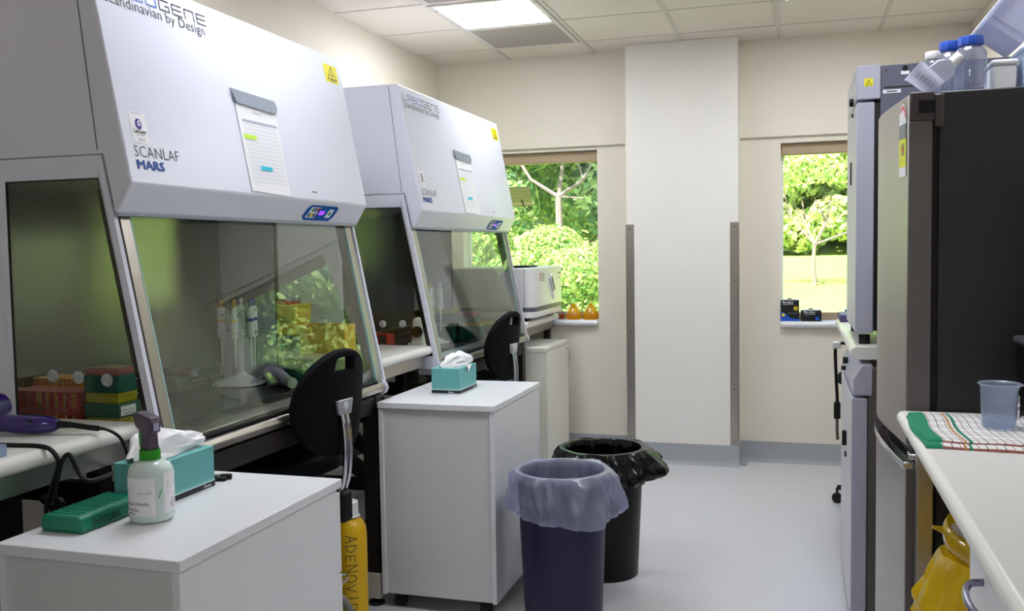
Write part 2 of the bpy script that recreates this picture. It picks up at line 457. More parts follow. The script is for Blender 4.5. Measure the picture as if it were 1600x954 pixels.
# bushes and trees close to the left-hand window
GRP = 'bushes outside the left window'
bl = [(0, 0, .8, 1.0, .85), (.8, .2, 1.1, .8, .8), (-.8, .1, 1.2, .85, .8), (.2, -.3, 1.7, .7, .8)]
bush0 = tree('bush', 'bright green leafy bush low outside the left window', (-3.1, 12.5, ground_z(12.5)), bl, 15000, .052, LEAF[0], ((0, 0, 0), .6, .08, [(.4, 0, .6, .04), (-.4, 0, .7, .04)]), BARKD, 3, GRP)
bush0.scale = (.74, .74, .70)
for x, y, s, rz, lb in ((-4.9, 12.0, .74, 1.2, 'green bush outside left of the brightest bush'), (-6.8, 13.0, .85, 2.4, 'green bush outside seen through the far cabinet glass'),
                        (-3.9, 15.5, .85, 3.3, 'taller green bush just behind the window bushes'), (-6.0, 16.6, .95, .6, 'big green bush at the foot of the pale trunk'), (-2.2, 14.6, .9, 5.1, 'green bush outside nearest the pillar')):
    c = dup(bush0, (x, y, ground_z(y)), (0, 0, rz), lb, GRP); c.scale = (s, s, s)
bl = [(0, 0, 3.6, 1.7, .7), (1.3, .3, 4.2, 1.4, .75), (-1.3, 0, 4.4, 1.5, .75), (.1, .2, 5.6, 1.6, .7), (.8, -.2, 2.4, 1.1, .8), (-.9, .3, 2.2, 1.2, .8)]
GT = 'leafy trees on the slope outside the left window'
t0 = tree('leafy_tree', 'leafy green tree on the slope left of the pale trunk', (-7.6, 21, ground_z(21)), bl, 18000, .10, LEAF[3], ((0, 0, 0), 2.2, .16, [(.9, 0, 1.4, .08), (-.9, .1, 1.5, .08)]), BARKD, 11, GT)
for x, y, s, rz, lb in ((-4.3, 24, 1.15, 1.0, 'leafy green tree on the slope behind the pale trunk'), (-9.6, 26, 1.3, 2.2, 'leafy green tree outside at the far left of the slope'), (-6.3, 30, 1.5, 3.9, 'tall leafy tree rising at the back of the slope'),
                        (6.2, 22, 1.2, .3, 'leafy tree right of the lawn, mirrored in the near sash'), (9.0, 25, 1.45, 2.9, 'bigger leafy tree right of the lawn, mirrored in the near sash'), (4.6, 29, 1.3, 4.6, 'leafy tree farther back right of the paddock tree'), (13.2, 28, 1.7, 1.6, 'tall leafy tree at the far right edge of the lawn'), (7.6, 36, 1.9, 5.4, 'very tall leafy tree behind the lawn on the right')):
    c = dup(t0, (x, y, ground_z(y)), (0, 0, rz), lb, GT); c.scale = (s, s, s)
tree('gum_tree', 'pale bare trunked gum tree forking outside the left window', (-4.62, 18.2, ground_z(18.2)), [(0, 0, 3.9, .9, .5), (-.8, .2, 4.1, .7, .5), (.8, 0, 3.9, .8, .5), (0, .1, 4.8, 1.0, .6)], 4500, .07, LEAF[1],
     ((0, 0, 0), 2.45, .095, [(.75, 0, .75, .045), (-.85, 0, .85, .045), (.1, .2, 1.6, .05), (.5, 0, -.05, .03)]), BARK, 5)
# the paddock tree and the forest beyond the lawn, right-hand window
tree('paddock_tree', 'slender pale tree with forked branches standing on the sunny lawn', (0.47, 27.6, ground_z(27.6)), [(0, 0, 3.3, 1.1, .4), (-.9, .2, 3.0, .8, .5), (1.0, 0, 3.1, .9, .45)], 900, .09, LEAF[1],
     ((0, 0, 0), 1.15, .075, [(.45, 0, 1.4, .06), (-.35, .1, 1.3, .055), (1.3, .1, .75, .045), (-.9, 0, 1.7, .04)]), BARK, 9)
GF = 'forest trees beyond the lawn'
bl = [(0, 0, 3.0, 2.6, .8), (2.0, .2, 4.0, 2.1, .8), (-2.0, 0, 4.2, 2.2, .8), (0, .3, 6.4, 2.6, .75), (1.0, -1.2, 1.4, 1.5, .8), (-1.2, -1.0, 1.3, 1.6, .8), (2.6, -1.0, .9, 1.5, .7), (-2.7, -1.0, .9, 1.5, .7)]
fa = tree('forest_tree', 'pale yellow green forest tree left behind the paddock tree', (-2.4, 51, ground_z(51)), bl, 11000, .21, LEAF[1], ((0, 0, 0), 2.2, .25, [(1.2, 0, 2, .12), (-1.2, .1, 2, .12)]), BARK, 21, GF)
fb = tree('forest_tree', 'deep green forest tree at the left edge of the right window', (-4.5, 55, ground_z(55)), bl, 11000, .21, LEAF[2], ((0, 0, 0), 2.2, .25, [(1.2, 0, 2, .12), (-1.2, .1, 2, .12)]), BARKD, 22, GF)
for src, x, y, s, rz, lb in ((fa, 2.3, 53, 1.1, 1.1, 'pale forest tree right behind the paddock tree'), (fa, 6.0, 52, 1.1, 4.0, 'pale forest tree on the right of the lawn'), (fb, 0.4, 60, 1.3, 2.5, 'deep green forest tree high in the middle distance'),
                            (fa, 10.0, 54, 1.2, 2.0, 'pale forest tree far right beyond the lawn'), (fb, 4.4, 62, 1.35, .4, 'deep green forest tree behind the right hand pale tree'), (fb, -9.0, 56, 1.4, 5.2, 'deep green forest tree hidden left of the right window'),
                            (fa, -6.5, 70, 1.6, 1.7, 'pale hillside tree topping the forest on the left'), (fb, 9.5, 68, 1.6, 3.0, 'deep green hillside tree topping the forest on the right'), (fa, 1.8, 74, 1.8, 5.0, 'pale hillside tree topping the forest in the middle'),
                            (fb, -14, 60, 1.5, 0.9, 'deep green forest tree behind the slope trees'), (fa, 15, 60, 1.4, 0.2, 'pale forest tree at the far right end'),
                            (fb, 14.5, 38, 1.15, 0.7, 'deep green forest tree close on the far right of the lawn'), (fa, 18, 47, 1.5, 1.9, 'pale forest tree right of the lawn, out past the window edge'), (fb, 23, 55, 1.9, 2.7, 'tall deep green forest tree right of the lawn'),
                            (fa, 27, 66, 2.3, 3.6, 'tallest pale forest tree far off to the right'), (fb, 12, 84, 2.6, 4.4, 'huge deep green tree on the ridge behind the lawn'), (fb, 34, 80, 2.8, 5.1, 'huge deep green tree on the ridge far right')):
    c = dup(src, (x, y, ground_z(y)), (0, 0, rz), lb, GF); c.scale = (s, s, s)
# louvred awning beside the left window
t = thing('louvred_awning', 'small grey louvred awning outside beside the far cabinet', 'awning', (-2.13, 7.1, 1.80))
m = MB()
for k in range(5): m.bar((-.36, 0 + .0, .10 - k * .02), (.10 - .0, 0, .10 - k * .022), .02, .006)
AW = mat('grey_louvre', (120, 108, 100), 0.6)
m = MB()
for k in range(6):
    m.add([(-.5, .06 * k, .12 - .022 * k), (.10 - .012 * k, .06 * k, .12 - .022 * k), (.10 - .012 * k, .06 * k + .05, .10 - .022 * k), (-.5, .06 * k + .05, .10 - .022 * k),
           (-.5, .06 * k, .112 - .022 * k), (.10 - .012 * k, .06 * k, .112 - .022 * k), (.10 - .012 * k, .06 * k + .05, .092 - .022 * k), (-.5, .06 * k + .05, .092 - .022 * k)],
          [(0, 1, 2, 3), (7, 6, 5, 4), (0, 4, 5, 1), (1, 5, 6, 2), (2, 6, 7, 3), (3, 7, 4, 0)])
m.build('louvre', AW, t)
MB().bar((-.45, -.02, .13), (-.45, .36, -.02), .03, .03).build('bracket', DARKST, t)
MB().box(-.48, -.42, -.64, .0, .08, .14).build('wall_arm', DARKST, t)
MB().tube([(-.02, .2, .03), (.0, .2, -.02), (.03, .2, -.05), (.05, .2, -.02)], .006, 6).build('hook', BLACK, t)

# ------------------------------------------------------------------ safety cabinets
XB = -2.42
def xf(z): return -1.600 - .2 * (z - .95)              # leaning front plane
HA, HB, HC = (-1.767, 2.197), (-1.655, 1.61), (-1.700, 1.535)
def hood_fn(y, z0, off=.0008):
    """point on the hood front at distance along it; local x runs along the hood, local y up the slope"""
    d = Vector((HA[0] - HB[0], 0, HA[1] - HB[1])); d /= (HA[1] - HB[1])
    n = Vector((d.z, 0, -d.x)).normalized()
    o = Vector((HB[0], y, HB[1])) + d * (z0 - HB[1]) + n * off
    ux = Vector((0, 1, 0)); uy = d.normalized()
    return lambda a, b: o + ux * a + uy * b
def cham_fn(y, off=.001):
    d = Vector((HB[0] - HC[0], 0, HB[1] - HC[1])); L = d.length; d /= L
    n = Vector((d.z, 0, -d.x)); o = Vector((HC[0], y, HC[1])) + n * off
    return lambda a, b: o + Vector((0, 1, 0)) * a + d * b
LCD = mat('violet_screen', (120, 40, 220), 0.4, emit=(150, 60, 255), estr=1.4)
KEYS = [mat('key_green', (20, 130, 70), .6, spec=.15), mat('key_blue', (30, 70, 150), .6, spec=.15), mat('key_red', (140, 16, 26), .6, spec=.15), mat('key_yellow', (225, 215, 30), .6, spec=.15), mat('key_white', (228, 232, 238), .6, spec=.15)]
PANELB = mat('panel_blue', (8, 84, 170), 0.6, spec=.15)
def cabinet(Y0, W, label, near_ports, paper_off):
    """everything in world x/z with y measured from the near side"""
    t = thing('safety_cabinet', label, 'safety cabinet', (0, Y0, 0))
    # hood
    prof = [(XB, 2.197), HA, HB, HC, (xf(1.535) + .005, 1.535), (xf(1.69) + .005, 1.69), (XB, 1.69)]
    hood = MB().prism(prof, 'y', 0.0, W).build('hood', POWDER, t, bevel=.006, seg=3)
    # seam and grey strip along the hood's lower edge
    mb = MB(); mb.bar((-1.812, -.0006, 2.19), (-1.757, -.0006, 1.70), .002, .0022)
    mb.build('seam', INKG, hood)
    MB().prism([(-1.7015, 1.536), (-1.7015, 1.528), (-1.709, 1.526), (-1.709, 1.536)], 'y', .004, W - .004).build('lower_trim', GREYP, hood)
    # side panels with a window each
    PT = .015
    for ys, nm in ((0.0, 'side_panel'), (W - PT, 'side_panel')):
        f = MB()
        zo0, zo1, zi0, zi1 = .875, 1.688, .935, 1.628
        xo = lambda z: xf(z)
        out = [(XB, zo0), (xo(zo0), zo0), (xo(zo1), zo1), (XB, zo1)]
        inn = [(-2.075, zi0), (xf(zi0) - .026, zi0), (xf(zi1) - .032, zi1), (-2.075, zi1)]
        in2 = [(-2.083, zi0 - .008), (xf(zi0) - .02, zi0 - .008), (xf(zi1) - .024, zi1 + .035), (-2.105, zi1 + .035)]
        n = 4
        y1 = ys + PT
        ya, yb = (ys, y1) if ys == 0 else (y1, ys)
        yc = ya + (.010 if ys == 0 else -.010)
        vs = [(x, ya, z) for x, z in out] + [(x, ya, z) for x, z in in2] + [(x, yc, z) for x, z in inn] + [(x, yb, z) for x, z in inn] + [(x, yb, z) for x, z in out]
        fs = []
        for a, b in ((0, 4), (4, 8), (8, 12), (12, 16), (16, 0)):
            for k in range(4): fs.append((a + k, a + (k + 1) % 4, b + (k + 1) % 4, b + k))
        f.add(vs, fs)
        p = f.build(nm, POWDER, t)
        gm = MB().prism(inn, 'y', min(yc, yb) + .001, min(yc, yb) + .0045)
        gm.build('side_window', SIDEG, p)
        gk = MB()
        for k in range(4):
            a, b = inn[k], inn[(k + 1) % 4]
            gk.bar((a[0], min(yc, yb) + .002, a[1]), (b[0], min(yc, yb) + .002, b[1]), .005, .006)
        gk.build('window_gasket', RUBBER, p)
        if ys == 0:
            for x, z in near_ports:
                k = MB().lathe([(0, .006), (.007, .006), (.008, .009), (.0115, .009), (.012, .006), (.0165, .004), (.0175, 0)], seg=24, M=Matrix.Rotation(PI / 2, 4, 'X'), cx=x, cy=.011, cz=z)
                k.build('port_plug', mat('port_grey', (172, 174, 176), .3), p)
    # back, liner, worktop
    MB().box(XB, XB + .03, .03, W - .03, .875, 1.69).build('back_panel', POWDER, t)
    li = MB(); li.box(-2.335, -2.325, .034, W - .034, .905, 1.64)
    li.prism([(-2.335, 1.64), (-1.77, 1.64), (-1.77, 1.65), (-2.335, 1.65)], 'y', .034, W - .034)
    ln = li.build('inner_back_panel', STEELB, t)
    s = MB(); s.box(-2.325, -2.318, .04, W - .04, .915, .965)
    sl = s.build('rear_grille', STEEL, ln)
    s = MB()
    n = int((W - .12) / .014)
    for k in range(n):
        y = .06 + k * .014
        s.box(-2.3182, -2.3170, y, y + .007, .922, .958)
    s.build('slots', GAP, sl)
    wt = MB().box(-2.33, -1.80, .034, W - .034, .88, .905).build('work_surface', STEELW, t)
    fg = MB()
    fg.prism([(-1.80, .88), (-1.80, .905), (-1.775, .918), (-1.69, .918), (-1.66, .905), (-1.66, .88)], 'y', .034, W - .034)
    fgo = fg.build('front_grille', STEEL, t, bevel=.002)
    s = MB()
    segs = 6; L = (W - .10) / segs
    for q in range(segs):
        y0 = .05 + q * L + .008
        ns = 14
        for k in range(ns):
            yy = y0 + (L - .016) * k / ns
            s.box(-1.768, -1.70, yy, yy + (L - .016) / ns * .55, .9178, .9186)
    s.build('slots', GAP, fgo)
    # sill with a rounded nose and its end caps
    pr = [(-1.655, .872), (-1.655, .900), (-1.605, .905), (-1.588, .897), (-1.580, .882), (-1.586, .866), (-1.60, .858), (-1.655, .855)]
    so = MB().prism(pr, 'y', .03, W - .03).build('sill', STEEL, t, bevel=.003)
    for y0 in (.012, W - .03):
        MB().prism([(-1.70, .845), (-1.70, .905), (-1.604, .912), (-1.578, .897), (-1.570, .878), (-1.58, .858), (-1.605, .845)], 'y', y0, y0 + .018).build('end_cap', POWDER2, so, bevel=.004)
    MB().box(-2.33, -1.655, .03, W - .03, .855, .88).build('drain_tray', STEEL, t)
    # posts and sash
    for y0, sg in ((.0155, 1), (W - .0155, -1)):
        z0, z1 = .895, 1.60
        def strip(a, b, dx0, dx1, m, nm):
            ya, yb = sorted((y0 + sg * a, y0 + sg * b))
            MB().prism([(xf(z0) + dx0, z0), (xf(z0) + dx1, z0), (xf(z1) + dx1, z1), (xf(z1) + dx0, z1)], 'y', ya, yb).build(nm, m, t, bevel=.001)
        strip(0.0, .013, -.05, -.022, DARKST, 'sash_slot')
        strip(.013, .050, -.05, -.004, STEEL, 'sash_rail')
    z0, z1 = .912, 1.56
    sash = MB().prism([(xf(z0) - .006, z0), (xf(z0) - .012, z0), (xf(z1) - .012, z1), (xf(z1) - .006, z1)], 'y', .071, W - .071).build('sash', SASHG, t)
    for y0 in (.067, W - .071):
        e = MB(); e.prism([(xf(z0) - .004, z0), (xf(z0) - .014, z0), (xf(z1) - .014, z1), (xf(z1) - .004, z1)], 'y', y0, y0 + .004)
        e.build('sash_edge', mat('glass_edge', (170, 214, 214), 0.15), sash)
    MB().box(xf(z0) - .016, xf(z0) - .003, .067, W - .067, z0 - .006, z0 + .001).build('sash_seal', RUBBER, sash)
    # lettering on the hood
    fn = hood_fn(0, 0)
    mbk = MB(); mbb = MB()
    LW = .0038
    def letters(y, z, w, h):
        G = {'L': [[(0, 1), (0, 0), (1, 0)]], 'A': [[(0, 0), (0, 1), (1, 1), (1, 0)], [(0, .45), (1, .45)]],
             'B': [[(0, 0), (0, 1), (.85, 1), (.85, .55), (1, .5), (1, 0), (0, 0)], [(0, .52), (.9, .52)]], 'O': [[(0, 0), (0, 1), (1, 1), (1, 0), (0, 0)]],
             'G': [[(1, 1), (0, 1), (0, 0), (1, 0), (1, .5), (.6, .5)]], 'E': [[(1, 1), (0, 1), (0, 0), (1, 0)], [(0, .52), (.95, .52)]], 'N': [[(0, 0), (0, 1), (1, 1), (1, 0)]]}
        for i, ch in enumerate('LABOGENE'):
            f = hood_fn(y + i * w * 1.38, z)
            for st in G[ch]: stroke(mbb if i < 4 else mbk, [(p[0] * w, p[1] * h) for p in st], LW, f)
    letters(.036 + paper_off * 0, 2.128, .0425, .030)
    text(mbk, 'Scandinavian by Design', .44, .040, hood_fn(.034, 2.085), bold=-.006)
    text(mbk, 'SCANLAF', .185, .030, hood_fn(.036, 1.684), bold=-.012)
    mbb2 = MB()
    for q in range(5): text(mbb2, 'MARS', .108, .025, hood_fn(.036 + .0009 * q, 1.650 + .0004 * q, .0008 + .00015 * q))
    mbk.build('lettering', INK, hood, fix=False); mbb.build('blue_lettering', mat('blue_letter', (40, 96, 190), .5), hood, fix=False)
    mbb2.build('blue_lettering', INKB, hood, fix=False)
    s = MB(); f = hood_fn(.042, 1.722, .0006); rect(s, 0, .064, 0, .085, f, 0)
    f = hood_fn(.042, 1.722, .0012)
    cir = [(.031 + .0125 * math.cos(2 * PI * k / 20), .052 + .015 * math.sin(2 * PI * k / 20)) for k in range(20)]
    s.add([tuple(f(*p)) for p in cir], [tuple(range(20))], 1)
    f2 = hood_fn(.042, 1.722, .0016)
    s.add([tuple(f2(.033 + .0065 * math.cos(2 * PI * k / 16), .054 + .008 * math.sin(2 * PI * k / 16))) for k in range(16)], [tuple(range(16))], 0)
    s.add([tuple(hood_fn(.042, 1.722, .002)(.034 + .003 * math.cos(2 * PI * k / 12), .054 + .0035 * math.sin(2 * PI * k / 12))) for k in range(12)], [tuple(range(12))], 1)
    text(s, 'LabGear', .050, .011, hood_fn(.049, 1.748, .0014), bold=.012, mi=2)
    for a, b, zz, q in ((.010, .050, .080, 3), (.016, .048, .021, 3), (.020, .046, .006, 3), (.020, .046, .010, 3)): rect(s, a, b, zz, zz + .0018, hood_fn(.042, 1.722, .0012), q)
    s.build('supplier_sticker', PAPER, hood, mats=[INKP, INK, PAPERG], fix=False)
    wy = W - .145
    s = MB(); f = hood_fn(wy, 2.086, .0007); rect(s, 0, .108, 0, .072, f, 0)
    f = hood_fn(wy, 2.086, .0014)
    stroke(s, [(.022, .014), (.094, .014), (.058, .064), (.022, .014)], .0035, f, 1)
    for a in (90, 210, 330):
        c = (.058 + .008 * math.cos(math.radians(a)), .029 + .008 * math.sin(math.radians(a)))
        stroke(s, [(c[0] + .0065 * math.cos(math.radians(a + 40 + 280 * k / 10)), c[1] + .0065 * math.sin(math.radians(a + 40 + 280 * k / 10))) for k in range(11)], .002, f, 1)
    rect(s, .036, .080, .006, .009, f, 1)
    s.build('warning_sticker', YELLOW, hood, mats=[INK], fix=False)
    s = MB()
    for k in range(5): rect(s, k * .007, k * .007 + .005, 0, .005, hood_fn(W - .43, 1.638))
    s.build('rating_mark', INK, hood, fix=False)
    # control panel on the lower bevel
    dy = W - .46
    pts = [(.012, .010), (.0, .026), (.012, .056), (.034, .070), (.225, .070), (.238, .062), (.238, .050), (.226, .024), (.204, .008), (.030, .008)]
    s = MB(); f = cham_fn(dy, .0012); s.add([tuple(f(*p)) for p in pts], [tuple(range(len(pts)))], 0)
    f = cham_fn(dy, .0018)
    s.add([tuple(f(*p)) for p in ((.020, .018), (.084, .018), (.106, .062), (.042, .062))], [(0, 1, 2, 3)], 4)
    for i, (a, b, c) in enumerate(((.046, .044, 0), (.064, .044, 1), (.083, .044, 2), (.030, .022, 1), (.048, .022, 3), (.066, .022, 1))):
        f3 = cham_fn(dy, .0023); s.add([tuple(f3(*p)) for p in ((a, b), (a + .014, b), (a + .021, b + .015), (a + .007, b + .015))], [(0, 1, 2, 3)], 5 + c if c != 3 else 8)
    f3 = cham_fn(dy, .0018)
    s.add([tuple(f3(*p)) for p in ((.160, .022), (.198, .022), (.212, .056), (.178, .058))], [(0, 1, 2, 3)], 4)
    f3 = cham_fn(dy, .0023); s.add([tuple(f3(*p)) for p in ((.178, .032), (.192, .032), (.196, .046), (.182, .046))], [(0, 1, 2, 3)], 5)
    po = s.build('control_panel', PANELB, t, mats=[PANELB, PANELB, PANELB, KEYS[4], KEYS[0], KEYS[1], KEYS[2], KEYS[3]], fix=False)
    s = MB(); f = cham_fn(dy, .002); s.add([tuple(f(*p)) for p in ((.104, .032), (.140, .032), (.148, .048), (.111, .048))], [(0, 1, 2, 3)])
    s.build('display', LCD, po, fix=False)
    return t
cabA = cabinet(2.035, 1.385, 'nearest large white safety cabinet with leaning glass sash, lab equipment inside', [(-1.945, 1.098), (-1.86, 1.096), (-1.767, 1.091)], 0)
cabB = cabinet(4.0, 1.487, 'farther white safety cabinet with leaning glass sash beside the window', [(-1.965, 1.083), (-1.875, 1.083), (-1.773, 1.084)], 0)

def stand(Y0, W, label):
    t = thing('cabinet_stand', label, 'stand', (0, Y0, 0))
    x0, x1 = -2.38, -1.66
    for y in (.05, W - .05):
        for x in (x0 + .03, x1 + .03):
            MB().box(x - .03, x + .03, y - .03, y + .03, .13, .855).build('leg', DARKST, t, bevel=.003)
        b = MB(); b.bar((x0 + .05, y, .77), (x1 + .01, y, .77), .03, .06); b.build('side_rail', DARKST, t)
        for a, c in ((.72, .36), (.50, .14)):
            pass
        b = MB(); b.bar((x0 + .05, y, .74), (x1 + .01, y, .20), .03, .06); b.build('brace', DARKST, t)
        b = MB(); b.bar((x0 + .35, y, .77), (x1 + .01, y, .52), .028, .06); b.build('brace', DARKST, t)
        b = MB(); b.bar((x0 + .05, y, .30), (x1 + .01, y, .30), .028, .06); b.build('brace', DARKST, t)
        f = MB(); f.box(x0 - .01, x1 + .062, y - .034, y + .034, .082, .135); f.box(x1 + .006, x1 + .062, y - .034, y + .034, .03, .09); f.box(x0 - .01, x0 + .05, y - .034, y + .034, .03, .09)
        fo = f.build('foot_beam', BEIGE, t, bevel=.004)
        for x in (x0 + .02, x1 + .028):
            MB().lathe([(.036, 0), (.036, .006), (.022, .014), (.008, .018), (.008, .032)], cx=x, cy=y, seg=20).build('levelling_foot', RUBBER, fo)
    b = MB(); b.box(x1 + .005, x1 + .055, .06, W - .06, .785, .85); b.build('front_rail', DARKST, t)
    b = MB(); b.box(x0 + .005, x0 + .055, .06, W - .06, .30, .36); b.build('back_rail', DARKST, t)
    return t
stand(2.035, 1.385, 'dark steel stand with white feet carrying the near safety cabinet')
stand(4.0, 1.487, 'dark steel stand carrying the farther safety cabinet')

# ------------------------------------------------------------------ log sheets on the hoods
def log_sheet(Y0, y, label):
    o = hood_fn(0, 0, 0)
    t = thing('log_sheet', label, 'log sheet', (0, Y0, 0), group='log sheets on the hoods')
    s = MB(); f = hood_fn(y, 1.622, .0035)
    f0 = hood_fn(y, 1.622, .0008)
    a = [(0, 0), (.232, -.008), (.240, .285), (0, .285)]
    s.add([tuple(f0(*p)) for p in a] + [tuple(f(*p)) for p in a], [(3, 2, 1, 0), (4, 5, 6, 7), (0, 1, 5, 4), (1, 2, 6, 5), (2, 3, 7, 6), (3, 0, 4, 7)], 0)
    f = hood_fn(y, 1.622, .0042)
    for k in range(15): rect(s, .022, .222, .030 + .0135 * k, .0308 + .0135 * k, f, 1)
    for k in range(15): rect(s, .022 + .0142 * k, .0228 + .0142 * k, .030, .222, f, 1)
    rect(s, .020, .226, .228, .236, f, 1); rect(s, .09, .14, .262, .265, f, 1)
    f = hood_fn(y, 1.622, .0047)
    rect(s, .012, .085, .172, .186, f, 2); rect(s, .075, .145, .072, .086, f, 3)
    s.build('paper', PAPER, t, mats=[PAPERG, mat('green_marker', (190, 235, 60), .6), mat('cyan_marker', (40, 190, 220), .6)], fix=False)
    s = MB(); f = hood_fn(y, 1.622, .0045); f1 = hood_fn(y, 1.622, .008)
    a = [(.004, .283), (.215, .276), (.238, .282), (.252, .300), (.240, .324), (-.020, .330)]
    n = len(a)
    s.add([tuple(f(*p)) for p in a] + [tuple(f1(*p)) for p in a], [tuple(range(n - 1, -1, -1)), tuple(range(n, 2 * n))] + [(i, (i + 1) % n, (i + 1) % n + n, i + n) for i in range(n)])
    s.build('clip_strip', mat('grey_clip', (138, 146, 160), .4), t, bevel=.002)
    return t
log_sheet(2.035, .562, 'log sheet under a grey clip strip on the near cabinet hood')
log_sheet(4.0, .59, 'log sheet under a grey clip strip on the farther cabinet hood')

# ------------------------------------------------------------------ benches
def bullnose(x_in, x_front, z1, th, nseg=8):
    """xz profile, nose at x_front"""
    sg = 1 if x_front > x_in else -1; r = th / 2
    return [(x_in, z1 - th), (x_in, z1)] + [(x_front - sg * r + sg * r * math.sin(a), z1 - r + r * math.cos(a)) for a in [PI * k / nseg for k in range(nseg + 1)]]
def bench(name, label, y0, y1, xi, xfr, z, legs, apron=True, th=.042, legm=None):
    t = thing(name, label, 'bench', (0, 0, 0))
    MB().prism(bullnose(xi, xfr, z, th), 'y', y0, y1).build('benchtop', BENCH, t, bevel=.002)
    sg = 1 if xfr > xi else -1
    if apron:
        MB().box(*sorted((xfr - sg * .06, xfr - sg * .035)), y0 + .005, y1 - .005, z - th - .055, z - th).build('apron', STEEL, t, bevel=.002)
        MB().box(*sorted((xi, xfr - sg * .06)), y1 - .03, y1 - .005, z - th - .055, z - th).build('apron', STEEL, t, bevel=.002)
    for x, y in legs:
        MB().box(x - .022, x + .022, y - .022, y + .022, 0, z - th - (.0 if not apron else .0)).build('leg', legm or DARKST, t, bevel=.002)
    return t
bench('lab_bench', 'white bench at far left with a purple hair dryer on it', -.4, 2.03, -2.455, -1.642, .985, [(-1.73, 1.96), (-2.3, 1.96), (-1.73, .7), (-2.3, -.2), (-1.73, -.3)])
bench('lab_bench', 'short white bench between the two safety cabinets', 3.43, 3.992, -2.455, -1.618, .985, [(-1.75, 3.93), (-2.38, 3.93), (-2.38, 3.49)])
bench('lab_bench', 'short white bench carrying the boxy white instrument below the window', 5.495, 6.284, -2.455, -1.59, .975, [(-1.66, 6.22), (-2.38, 6.22), (-2.38, 5.56)])

t = thing('dark_filler_box', 'made-up dark box filling in the shade under the left bench', 'cabinet', (0, 0, 0))  # added black box, stands in for the deep shade under the bench
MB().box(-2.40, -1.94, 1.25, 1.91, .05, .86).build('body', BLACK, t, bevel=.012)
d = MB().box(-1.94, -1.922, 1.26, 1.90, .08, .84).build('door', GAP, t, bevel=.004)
MB().box(-1.922, -1.908, 1.30, 1.32, .55, .68).build('handle', BLACK, d, bevel=.003)
MB().box(-2.38, -1.96, 1.28, 1.88, 0, .05).build('plinth', BLACK, t)

# ------------------------------------------------------------------ pedestals
def pedestal(x0, x1, y0, y1, z, zb, label):
    t = thing('drawer_pedestal', label, 'drawer cabinet', (0, 0, 0))
    MB().box(x0 - .004, x1 + .004, y0 - .004, y1 + .004, z - .024, z).build('top', LAM, t, bevel=.0025)
    MB().box(x0, x0 + .018, y0, y1 - .02, zb, z - .024).build('side_panel', LAM, t, bevel=.001)
    MB().box(x1 - .018, x1, y0, y1 - .02, zb, z - .024).build('side_panel', LAM, t, bevel=.001)
    MB().box(x0 + .018, x1 - .018, y0 + .008, y0 + .024, zb + .002, z - .0245).build('back_panel', LAMG, t)
    MB().box(x0 + .018, x1 - .018, y0 + .024, y1 - .02, zb, zb + .018).build('base', LAM, t)
    zz = zb; hs = [.30, .22, (z - .028 - zb) - .52 - .008]
    for h in hs:
        d = MB().box(x0 + .001, x1 - .001, y1 - .019, y1, zz + .001, zz + h - .003).build('drawer', LAM, t, bevel=.001)
        MB().tube([((x0 + x1) / 2 - .06, y1, zz + h * .7), ((x0 + x1) / 2 - .06, y1 + .025, zz + h * .7), ((x0 + x1) / 2 + .06, y1 + .025, zz + h * .7), ((x0 + x1) / 2 + .06, y1, zz + h * .7)], .005, 8).build('handle', CHROME, d)
        zz += h + .002
    for x in (x0 + .06, x1 - .06):
        for y in (y0 + .05, y1 - .07):
            c = MB(); c.box(x - .022, x + .022, y - .022, y + .022, zb - .014, zb)
            c.tube([(x - .02, y, .022), (x + .02, y, .022)], .022, 16)
            c.build('caster', RUBBER, t)
    return t
pedestal(-1.590, -1.146, 1.500, 2.165, .83, .058, 'white drawer cabinet in the near left corner with spray bottle on top')
pedestal(-1.586, -1.104, 3.330, 3.985, .83, .058, 'white drawer cabinet between the chairs beside the bins')
# floor cabinet below the window bench
t = thing('floor_cabinet', 'narrow cream floor cabinet under the window bench', 'cabinet', (0, 0, 0))
MB().box(-2.0, -1.497, 5.52, 6.08, .06, .79).build('body', LAMW, t, bevel=.001)
MB().box(-2.004, -1.480, 5.515, 6.085, .79, .815).build('top', LAMW, t, bevel=.002)
MB().box(-1.99, -1.52, 5.54, 6.06, 0, .06).build('plinth', LAMW, t)
d = MB().box(-1.496, -1.479, 5.522, 6.078, .07, .787).build('door', LAMW, t, bevel=.0015)
MB().tube([(-1.479, 6.03, .76), (-1.462, 6.03, .755), (-1.458, 6.03, .70), (-1.462, 6.03, .645), (-1.479, 6.03, .64)], .005, 8).build('handle', CHROME, d)

